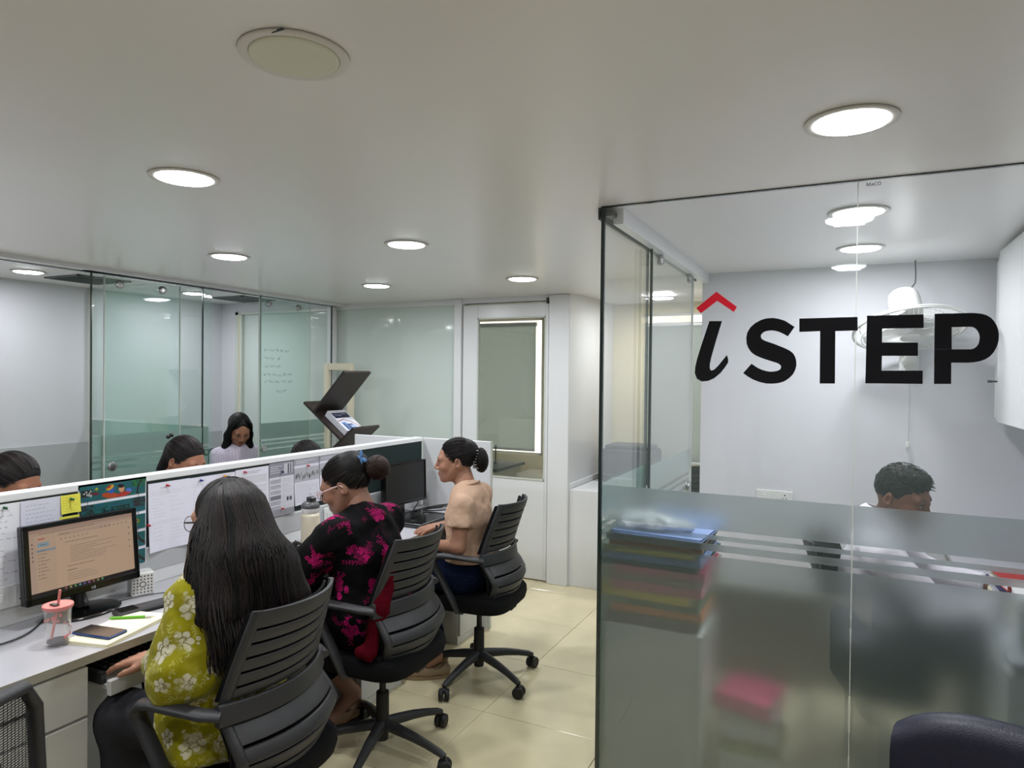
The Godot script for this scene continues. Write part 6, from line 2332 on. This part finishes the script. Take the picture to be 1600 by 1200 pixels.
func woman_in_yellow() -> void:
	var t := thing("person", "woman with long dark loose hair and yellow floral blouse, typing at the lit monitor", "person")
	var skin := Color(0.68, 0.5, 0.41)
	var f := V(-1, 0, 0)
	var hx := facing(V(-0.97, -0.12, 0.16), V(-1.725, 1.148, -1.505))
	var J := dims(V(-1.7, 0.575, -1.49), f, V(-1.675, 1.0, -1.495), hx, 0.142)
	J.w = 1.02
	J.hem = 0.5
	J.el = V(-1.645, 0.765, -1.295)
	J.wl = V(-1.885, 0.725, -1.395)
	J.er = V(-1.83, 0.79, -1.74)
	J.wr = V(-2.09, 0.785, -1.73)
	J.kl = V(-2.0, 0.53, -1.36)
	J.al = V(-1.98, 0.085, -1.38)
	J.tl = V(-2.12, 0.03, -1.38)
	var body := build_body(J, skin)
	stamp(body, head_mesh(), hx, face_paint(skin))
	hand(body, V(-1.885, 0.724, -1.395), V(-1, -0.2, 0.22), V(0.05, 1, 0), -1.0, 0.22, skin, 1.15)
	hand(body, V(-2.09, 0.785, -1.73), V(-1, -0.05, -0.1), V(0, 1, 0), 1.0, 0.3, skin)
	obj("body", body, M.skin_fair, t)
	face_parts(t, hx)
	glasses(t, hx, M.dark_steel, M.dark_steel, 0.023)
	trousers(J, M.charcoal_cloth, t)
	shirt(J, M.yellow_floral, t, "blouse", 0.022, 2.0, [0.068, 0.088, 0.046], func(s):
		s.limb(V(-1.7, 0.57, -1.42), V(-1.66, 0.51, -1.37), 0.145, 0.1, 0.05)
		s.limb(V(-1.62, 0.6, -1.49), V(-1.6, 0.5, -1.46), 0.12, 0.1, 0.05), 0.016)
	var cuff := MB.new()
	cuff.tube([V(-1.855, 0.729, -1.382), V(-1.885, 0.724, -1.395)], [0.044, 0.036], 14)
	obj("cuff", cuff, M.yellow_floral, t)
	for e in ["l", "r"]:
		shoe(t, "shoe", J["a" + e], J["t" + e], M.black_cloth, M.wheel)
	# long hair over the back
	var G := [
		[V(-1.69, 1.267, -1.46), V(-1.655, 1.2, -1.42), V(-1.65, 1.110, -1.4), V(-1.622, 1.005, -1.361), V(-1.580, 0.907, -1.320), V(-1.535, 0.764, -1.312)],
		[V(-1.69, 1.267, -1.456), V(-1.645, 1.200, -1.405), V(-1.619, 1.048, -1.392), V(-1.556, 0.918, -1.351), V(-1.512, 0.770, -1.338)],
		[V(-1.68, 1.267, -1.470), V(-1.575, 1.197, -1.419), V(-1.561, 1.049, -1.421), V(-1.528, 0.908, -1.402), V(-1.499, 0.789, -1.388)],
		[V(-1.67, 1.264, -1.484), V(-1.548, 1.193, -1.457), V(-1.507, 1.066, -1.458), V(-1.49, 0.914, -1.473), V(-1.49, 0.745, -1.468)],
		[V(-1.67, 1.259, -1.505), V(-1.555, 1.18, -1.497), V(-1.497, 1.058, -1.5), V(-1.462, 0.923, -1.523), V(-1.464, 0.752, -1.515)],
		[V(-1.69, 1.255, -1.53), V(-1.59, 1.155, -1.55), V(-1.51, 1.025, -1.56), V(-1.464, 0.91, -1.577), V(-1.459, 0.778, -1.561)],
		[V(-1.7, 1.25, -1.55), V(-1.64, 1.13, -1.585), V(-1.56, 1.0, -1.61), V(-1.49, 0.91, -1.63), V(-1.47, 0.8, -1.62)]]
	var s := Soft.new()
	var c: Vector3 = hx * V(0, 0.03, 0.02)
	s.egg(c, V(0.083, 0.094, 0.104), 0.03, hx.basis)
	for g in G:
		for i in range(1, g.size() - 2):
			var a: Vector3 = g[i]
			var b: Vector3 = g[i + 1]
			var inward := Vector3(-0.034, 0, 0)
			if i == 1:
				a = a.lerp(c, 0.5)
				s.limb(a, b + inward, 0.03, 0.03, 0.06)
				continue
			s.limb(a + inward, b + inward, 0.032, 0.032 - 0.004 * i, 0.06)
	s.egg(hx * V(0, -0.045, -0.1), V(0.06, 0.085, 0.062), 0.02, hx.basis, true)
	s.egg(hx * V(0.07, -0.05, -0.08), V(0.055, 0.08, 0.062), 0.015, hx.basis, true)
	s.egg(hx * V(-0.07, -0.05, -0.075), V(0.055, 0.085, 0.066), 0.015, hx.basis, true)
	var mb := MB.new()
	s.into(mb, 0.007)
	var hair := obj("hair", mb, M.hair, t)
	mb = strands(hx, V(0, 0.03, 0.02), V(0.0845, 0.0955, 0.1055), V(0.0, 1, 0.2), 230, V(0, -0.3, -0.95), 0.066, 0.0034, 77)
	mb.x = Transform3D()
	guide_strands(mb, G, 800, 0.0036, 21, 0.012, 0.006, s)
	var st := obj("hair_strands", mb, M.hair_strand, hair)
	st.set_meta("kind", "stuff")
	mb = MB.new()
	guide_strands(mb, [[V(-1.70, 1.267, -1.462), V(-1.70, 1.2, -1.418), V(-1.69, 1.11, -1.395), V(-1.665, 1.0, -1.36), V(-1.64, 0.93, -1.335), V(-1.6, 0.84, -1.31)], G[0]], 120, 0.0034, 8, 0.01, 0.006, s)
	guide_strands(mb, [G[0], G[1]], 70, 0.0024, 5, 0.03, 0.012)
	st = obj("hair_strands", mb, M.hair_strand, hair)
	st.set_meta("kind", "stuff")


func knot(t: Node3D, hx: Transform3D, at: Vector3, r: Vector3, m: Material, sd: int) -> Node3D:
	var s := Soft.new()
	s.egg(at, r, 0.01)
	var mb := MB.new()
	mb.x = hx
	s.into(mb, 0.006)
	var rg := RandomNumberGenerator.new()
	rg.seed = sd
	for k in 60:
		var ax := Vector3(rg.randf_range(-0.5, 0.5), rg.randf_range(-0.6, 0.6), 1).normalized()
		var u := ax.cross(Vector3.UP).normalized()
		var w := ax.cross(u)
		var path := []
		var a0 := rg.randf() * TAU
		for i in 11:
			var a := a0 + i * 0.42
			path.append(at + (u * cos(a) + w * sin(a) + ax * 0.25 * sin(k + i * 0.2)).normalized() * r * rg.randf_range(0.99, 1.03))
		mb.tube(path, 0.0028, 4, true, Vector2(1, 0.6))
	return obj("hair_knot", mb, m, t)


func woman_in_black() -> void:
	var t := thing("person", "woman in black blouse with magenta roses and a blue flower clip in her bun", "person")
	var skin := Color(0.56, 0.41, 0.335)
	var f := V(-1, 0, 0)
	var hx := facing(V(-0.9, -0.4, 0.28), V(-1.96, 1.118, -2.35), 1.07)
	var J := dims(V(-1.78, 0.575, -2.335), f, V(-1.855, 0.985, -2.335), hx, 0.18)
	J.w = 1.12
	J.el = V(-1.99, 0.8, -2.12)
	J.wl = V(-2.17, 0.775, -2.3)
	J.er = V(-2.0, 0.8, -2.57)
	J.wr = V(-2.2, 0.78, -2.5)
	J.al = V(-2.03, 0.12, -2.5)
	J.tl = V(-2.07, 0.03, -2.38)
	J.cuff = 0.72
	var body := build_body(J, skin)
	stamp(body, head_mesh(), hx, face_paint(skin))
	hand(body, J.wl, V(-0.8, -0.1, -0.5), V(0, 1, 0), -1.0, 0.35, skin)
	hand(body, J.wr, V(-1, -0.15, 0.2), V(0, 1, 0), 1.0, 0.35, skin)
	obj("body", body, M.skin_fair, t)
	face_parts(t, hx)
	mat("pink_frame", Color(0.86, 0.72, 0.72), 0.3)
	glasses(t, hx, M.pink_frame, M.pink_frame, 0.02)
	trousers(J, M.black_cloth, t)
	shirt(J, M.black_floral, t, "blouse", 0.024, 1.8, [0.075, 0.074, 0.062], func(s):
		s.limb(V(-1.76, 0.56, -2.335), V(-1.73, 0.5, -2.3), 0.17, 0.13, 0.05), 0.012)
	for e in ["l", "r"]:
		shoe(t, "sandal", J["a" + e], J["t" + e], M.tan_leather, M.wheel)
	var pole := V(0, 0.25, 1)
	var hair := obj("hair", scalp(hx, 0.006, func(s: Soft): s.egg(V(0, 0.055, 0.06), V(0.065, 0.06, 0.065), 0.03)), M.hair, t)
	var st := obj("hair_strands", strands(hx, V(0, 0.031, 0.017), V(0.0795, 0.0905, 0.1005), pole, 150, Vector3(0, -0.786, -0.618), 0.006, 0.0034, 4), M.hair_strand, hair)
	st.set_meta("kind", "stuff")
	knot(t, hx, V(0.0, 0.012, 0.155), V(0.054, 0.05, 0.048), M.hair_brown, 3)
	var mb := MB.new()
	mb.x = hx * Transform3D(Basis(Vector3.UP, 1.05) * Basis(Vector3.RIGHT, 0.1), V(-0.04, 0.07, 0.118))
	for k in 4:
		var a := TAU * k / 4 + 0.5
		var old := mb.x
		mb.x = mb.x * Transform3D(Basis(Vector3.BACK, a), Vector3.ZERO)
		mb.ball(V(0.019, 0, 0), V(0.018, 0.009, 0.004), 14)
		mb.x = old
	mb.ball(V(0, 0, 0.002), V(0.006, 0.006, 0.005), 10)
	obj("hair_clip", mb, mat("clip_blue", Color(0.35, 0.52, 0.72), 0.3), t)


func woman_in_beige() -> void:
	var t := thing("person", "woman in a beige T-shirt and jeans with a clipped dark bun, at the dark monitor", "person")
	var skin := Color(0.62, 0.455, 0.37)
	var f := V(-1, 0, 0)
	var hx := facing(V(-0.86, -0.08, 0.46), V(-1.873, 1.145, -3.14), 0.98)
	var J := dims(V(-1.765, 0.575, -3.12), f, V(-1.79, 0.995, -3.13), hx, 0.15)
	J.w = 0.9
	J.trap = 0.042
	J.hem = 0.64
	J.sl = V(-1.74, 0.935, -2.985)
	J.el = V(-1.735, 0.735, -2.945)
	J.wl = V(-1.93, 0.715, -2.995)
	J.er = V(-1.85, 0.76, -3.33)
	J.wr = V(-1.945, 0.785, -3.14)
	J.al = V(-1.93, 0.11, -3.05)
	J.tl = V(-2.02, 0.03, -2.99)
	J.ar = V(-2.03, 0.1, -3.2)
	J.tr = V(-2.15, 0.03, -3.18)
	var body := build_body(J, skin, 0.011)
	stamp(body, head_mesh(), hx, face_paint(skin))
	hand(body, J.wl, V(-1, 0.05, 0.1), V(0, 1, 0.2), -1.0, 0.3, skin)
	hand(body, J.wr, V(-0.62, -0.08, 0.8), V(0.05, 1, 0.05), 1.0, 0.3, skin)
	obj("body", body, M.skin_fair, t)
	face_parts(t, hx)
	trousers(J, M.denim, t, "jeans", 0.012)
	shirt(J, M.beige_cotton, t, "t_shirt", 0.012, 0.52, [0.06, 0.06, 0.066], func(s):
		s.limb(V(-1.76, 0.62, -3.12), V(-1.74, 0.55, -3.12), 0.15, 0.12, 0.05), 0.008)
	var mb := MB.new()
	var ring := []
	var nk: Vector3 = J.neck + V(-0.002, 0.02, 0)
	for k in 25:
		var a := TAU * k / 24
		ring.append(nk + V(cos(a) * 0.064 - 0.004, 0.002 + 0.022 * cos(a), sin(a) * 0.062))
	mb.tube(ring, 0.008, 8, false)
	obj("collar", mb, M.beige_cotton, t)
	for e in ["l", "r"]:
		shoe(t, "clog", J["a" + e], J["t" + e], M.beige_shoe, M.beige_shoe)
	var hair := obj("hair", scalp(hx, 0.011, func(s: Soft): s.egg(V(0, 0.04, 0.07), V(0.06, 0.06, 0.06), 0.03)), M.hair, t)
	var st := obj("hair_strands", strands(hx, V(0, 0.031, 0.017), V(0.0795, 0.0905, 0.1005), V(0, 0.2, 1), 150, Vector3(0, -0.786, -0.618), 0.011, 0.0034, 9), M.hair_strand, hair)
	st.set_meta("kind", "stuff")
	knot(t, hx, V(0.0, -0.012, 0.138), V(0.05, 0.066, 0.042), M.hair, 8)
	mb = MB.new()
	mb.x = hx
	for k in 7:
		mb.tube([V(-0.03, 0.05 - 0.016 * k, 0.098), V(-0.038, 0.048 - 0.016 * k, 0.112), V(-0.036, 0.044 - 0.016 * k, 0.128)], [0.0042, 0.0036, 0.0016], 6)
	mb.tube([V(-0.03, 0.055, 0.098), V(-0.034, 0.0, 0.1), V(-0.03, -0.05, 0.096)], 0.0042, 6)
	obj("hair_clip", mb, M.steel, t)


func background_people() -> void:
	# man in the cabin
	var t := thing("person", "man with short black hair and white shirt, looking down behind the frosted glass", "person")
	var skin := Color(0.45, 0.3, 0.235)
	var hx := facing(V(0.82, -0.24, 0.46), V(0.205, 1.135, -3.11), 1.0)
	var J := dims(V(0.08, 0.575, -3.11), V(1, 0, 0), V(0.13, 0.98, -3.11), hx, 0.19)
	J.w = 1.1
	J.er = V(0.3, 0.76, -2.93)
	J.wr = V(0.52, 0.79, -2.9)
	J.el = V(0.32, 0.77, -3.36)
	J.wl = V(0.53, 0.785, -3.26)
	var body := build_body(J, skin, 0.014)
	stamp(body, head_mesh(), hx, face_paint(skin))
	hand(body, J.wr, V(1, -0.1, -0.15), V(0, 1, 0), -1.0, 0.35, skin)
	hand(body, J.wl, V(1, -0.1, 0.2), V(0, 1, 0), 1.0, 0.35, skin)
	obj("body", body, M.skin_fair, t)
	face_parts(t, hx)
	trousers(J, M.charcoal_cloth, t)
	shirt(J, M.white_cotton, t, "shirt", 0.018, 1.9, [0.07, 0.062, 0.045], func(_s): pass, 0.01, 5, 0.012)
	var mb := MB.new()
	var ring := []
	for k in 25:
		var a := TAU * k / 24
		ring.append(J.neck + V(cos(a) * 0.078 + 0.012, 0.072 - 0.03 * cos(a), sin(a) * 0.074))
	mb.tube(ring, 0.02, 8, false, Vector2(0.4, 1.2))
	obj("collar", mb, M.white_cotton, t)
	for e in ["l", "r"]:
		shoe(t, "shoe", J["a" + e], J["t" + e], M.gloss_black, M.wheel)
	var s := Soft.new()
	s.noise = FastNoiseLite.new()
	s.noise.frequency = 60.0
	s.amp = 0.007
	s.egg(V(0, 0.036, 0.014), V(0.079, 0.087, 0.099), 0.02)
	s.egg(V(0, 0.085, -0.035), V(0.055, 0.036, 0.05), 0.02)
	s.egg(V(0, -0.04, -0.1), V(0.064, 0.1, 0.055), 0.01, Basis(), true)
	for e in [-1.0, 1.0]:
		s.egg(V(0.085 * e, -0.05, -0.055), V(0.035, 0.068, 0.045), 0.01, Basis(), true)
		s.egg(V(0.09 * e, -0.03, 0.01), V(0.03, 0.042, 0.024), 0.01, Basis(), true)
	s.cuts = [[V(0, -0.9, -0.44).normalized(), 0.065, 0.0]]
	mb = MB.new()
	mb.x = hx
	s.into(mb, 0.0045)
	var rg := RandomNumberGenerator.new()
	rg.seed = 12
	for k in 420:
		var d := Vector3(rg.randf_range(-1, 1), rg.randf_range(0.1, 1), rg.randf_range(-0.9, 0.8)).normalized()
		var p := V(0, 0.042, 0.012) + d * V(0.078, 0.088, 0.099)
		mb.tube([p, p + d * 0.006 + V(0, 0, -0.006), p + d * 0.009 + V(0, -0.002, -0.014)], [0.0014, 0.0011, 0.0004], 4)
	obj("hair", mb, M.hair, t)

	# the woman in the doorway of the far cabin
	t = thing("person", "woman in a pale striped top with long black hair, looking down in the glass doorway", "person")
	skin = Color(0.62, 0.44, 0.35)
	hx = facing(V(0.8, -0.62, 0.42), V(-4.35, 1.15, -3.93), 1.0)
	J = dims(V(-4.52, 0.57, -4.0), V(0.9, 0, 0.43).normalized(), V(-4.42, 0.985, -3.96), hx, 0.14)
	J.trap = 0.04
	body = build_body(J, skin, 0.016)
	stamp(body, head_mesh(), hx, face_paint(skin))
	hand(body, J.wl, V(0.9, 0, 0.4), V(0, 1, 0), 1.0, 0.3, skin)
	hand(body, J.wr, V(0.9, 0, 0.4), V(0, 1, 0), -1.0, 0.3, skin)
	obj("body", body, M.skin_fair, t)
	face_parts(t, hx)
	shirt(J, M.lilac_cotton, t, "top", 0.02, 1.9, [0.066, 0.06, 0.05], func(_s): pass, 0.01, 15, 0.014)
	trousers(J, M.charcoal_cloth, t)
	for e in ["l", "r"]:
		shoe(t, "shoe", J["a" + e], J["t" + e], M.black_cloth, M.wheel)
	s = Soft.new()
	s.egg(V(0, 0.032, 0.02), V(0.081, 0.092, 0.104), 0.03)
	for e in [-1.0, 1.0]:
		s.chain([V(0.062 * e, 0.03, -0.005), V(0.078 * e, -0.06, 0.0), V(0.085 * e, -0.16, -0.03), V(0.075 * e, -0.28, -0.09)], [0.03, 0.03, 0.034, 0.02], 0.03)
	s.limb(V(0, 0.0, 0.08), V(0, -0.2, 0.06), 0.07, 0.06, 0.04)
	s.egg(V(0, -0.02, -0.1), V(0.052, 0.108, 0.075), 0.012, Basis(), true)
	mb = MB.new()
	mb.x = hx
	s.into(mb, 0.006)
	for k in 90:
		var e := -1.0 if k % 2 else 1.0
		var q := rg.randf_range(-0.03, 0.03)
		mb.tube([V(0.03 * e, 0.118, -0.02 + q), V(0.075 * e, 0.06, -0.03 + q), V(0.09 * e, -0.05, -0.02 + q), V(0.1 * e, -0.16, -0.04 + q), V((0.08 + rg.randf() * 0.03) * e, -0.3, -0.1 + q)], [0.003, 0.004, 0.004, 0.0035, 0.001], 4)
	obj("hair", mb, M.hair, t)
	var c := copy(get_node("office_chair"), "office_chair", "black office chair under the woman in the pale striped top")
	c.position = V(-4.56, 0, -4.02)
	c.rotation_degrees.y = -65

	# three sitting on the far side of the partition
	var D := [
		[V(-3.17, 1.125, -1.665), V(0.8, -0.42, -0.3), "woman with sleek black parted hair at the left edge, only forehead showing above the partition", 1.0, V(-3.3, 0.575, -1.6)],
		[V(-3.13, 1.135, -2.47), V(0.9, -0.4, -0.15), "woman with clipped black hair whose brow and ear show above the partition", 1.0, V(-3.28, 0.575, -2.38)],
		[V(-3.0, 1.055, -3.235), V(0.9, -0.55, 0.1), "person of whom only the black crown shows above the pinned papers", 1.0, V(-3.2, 0.575, -3.2)]]
	for k in 3:
		var q: Array = D[k]
		t = thing("person", q[2], "person")
		skin = [Color(0.58, 0.4, 0.31), Color(0.6, 0.42, 0.33), Color(0.6, 0.43, 0.34)][k]
		hx = facing(q[1], q[0])
		var nk: Vector3 = hx * V(0, -0.14, 0.06)
		J = dims(q[4], V(1, 0, 0), nk, hx, 0.165)
		body = build_body(J, skin, 0.024)
		stamp(body, head_mesh(), hx, face_paint(skin))
		obj("body", body, M.skin_fair, t)
		if k < 2:
			face_parts(t, hx)
		shirt(J, [M.grey_cloth, M.charcoal_cloth, M.white_cotton][k], t, "top", 0.02, 1.9, [0.066, 0.06, 0.045], func(_s): pass, 0.008, 20 + k, 0.024)
		trousers(J, M.black_cloth, t)
		for e in ["l", "r"]:
			shoe(t, "shoe", J["a" + e], J["t" + e], M.black_cloth, M.wheel)
		var hair := obj("hair", scalp(hx, 0.02, func(so: Soft):
			so.limb(V(0, 0.02, 0.075), V(0, -0.1, 0.09), 0.055, 0.05, 0.03), 0.006, 0.002, Vector3(0, -0.6, -0.8)), M.hair, t)
		var st := obj("hair_strands", strands(hx, V(0, 0.031, 0.017), V(0.081, 0.092, 0.102), V(0, 0.05, 1), 130, Vector3(0, -0.6, -0.8), 0.02, 0.0034, 40 + k), M.hair_strand, hair)
		st.set_meta("kind", "stuff")
		if k == 1:
			mb = MB.new()
			mb.x = hx
			mb.ball(V(0.045, 0.085, 0.115), V(0.012, 0.01, 0.012), 10)
			mb.ball(V(0.02, 0.09, 0.12), V(0.012, 0.01, 0.012), 10)
			obj("hair_clip", mb, M.gloss_black, t)
		c = copy(get_node("office_chair"), "office_chair", ["black office chair hidden behind the partition, under the woman at the left edge", "black office chair hidden behind the partition, under the woman with clipped hair", "black office chair hidden behind the partition, under the person showing only a crown"][k])
		c.position = V(q[4].x - 0.07, 0, q[4].z)
		c.rotation_degrees.y = -90


func _ready() -> void:
	# camera: 24 mm phone lens, turned left of the desk line
	var cam := Camera3D.new()
	cam.name = "camera"
	cam.fov = rad_to_deg(2.0 * atan(600.0 / 1065.0))
	cam.near = 0.05
	cam.far = 50.0
	cam.transform = Transform3D(Basis(V(0.89755, 0.01045, -0.44079), V(-0.01495, 0.99987, -0.00674), V(0.44066, 0.01264, 0.89759)), V(0, 1.6, 0))
	add_child(cam)
	cam.current = true
	var env := Environment.new()
	env.background_mode = Environment.BG_COLOR
	env.background_color = Color(1.0, 0.965, 0.88)
	env.background_energy_multiplier = 2.4
	env.ambient_light_source = Environment.AMBIENT_SOURCE_DISABLED
	env.tonemap_mode = Environment.TONE_MAPPER_LINEAR
	env.tonemap_exposure = 1.0
	env.sdfgi_enabled = true
	env.ssao_enabled = true
	env.ssil_enabled = true
	var we := WorldEnvironment.new()
	we.name = "environment"
	we.environment = env
	add_child(we)
	rng.seed = 1
	materials()
	lamps()
	shell()
	desks()
	monitors()
	pinned()
	desk_things()
	zigzag_stand()
	chairs()
	cabin()
	woman_in_yellow()
	woman_in_black()
	woman_in_beige()
	background_people()
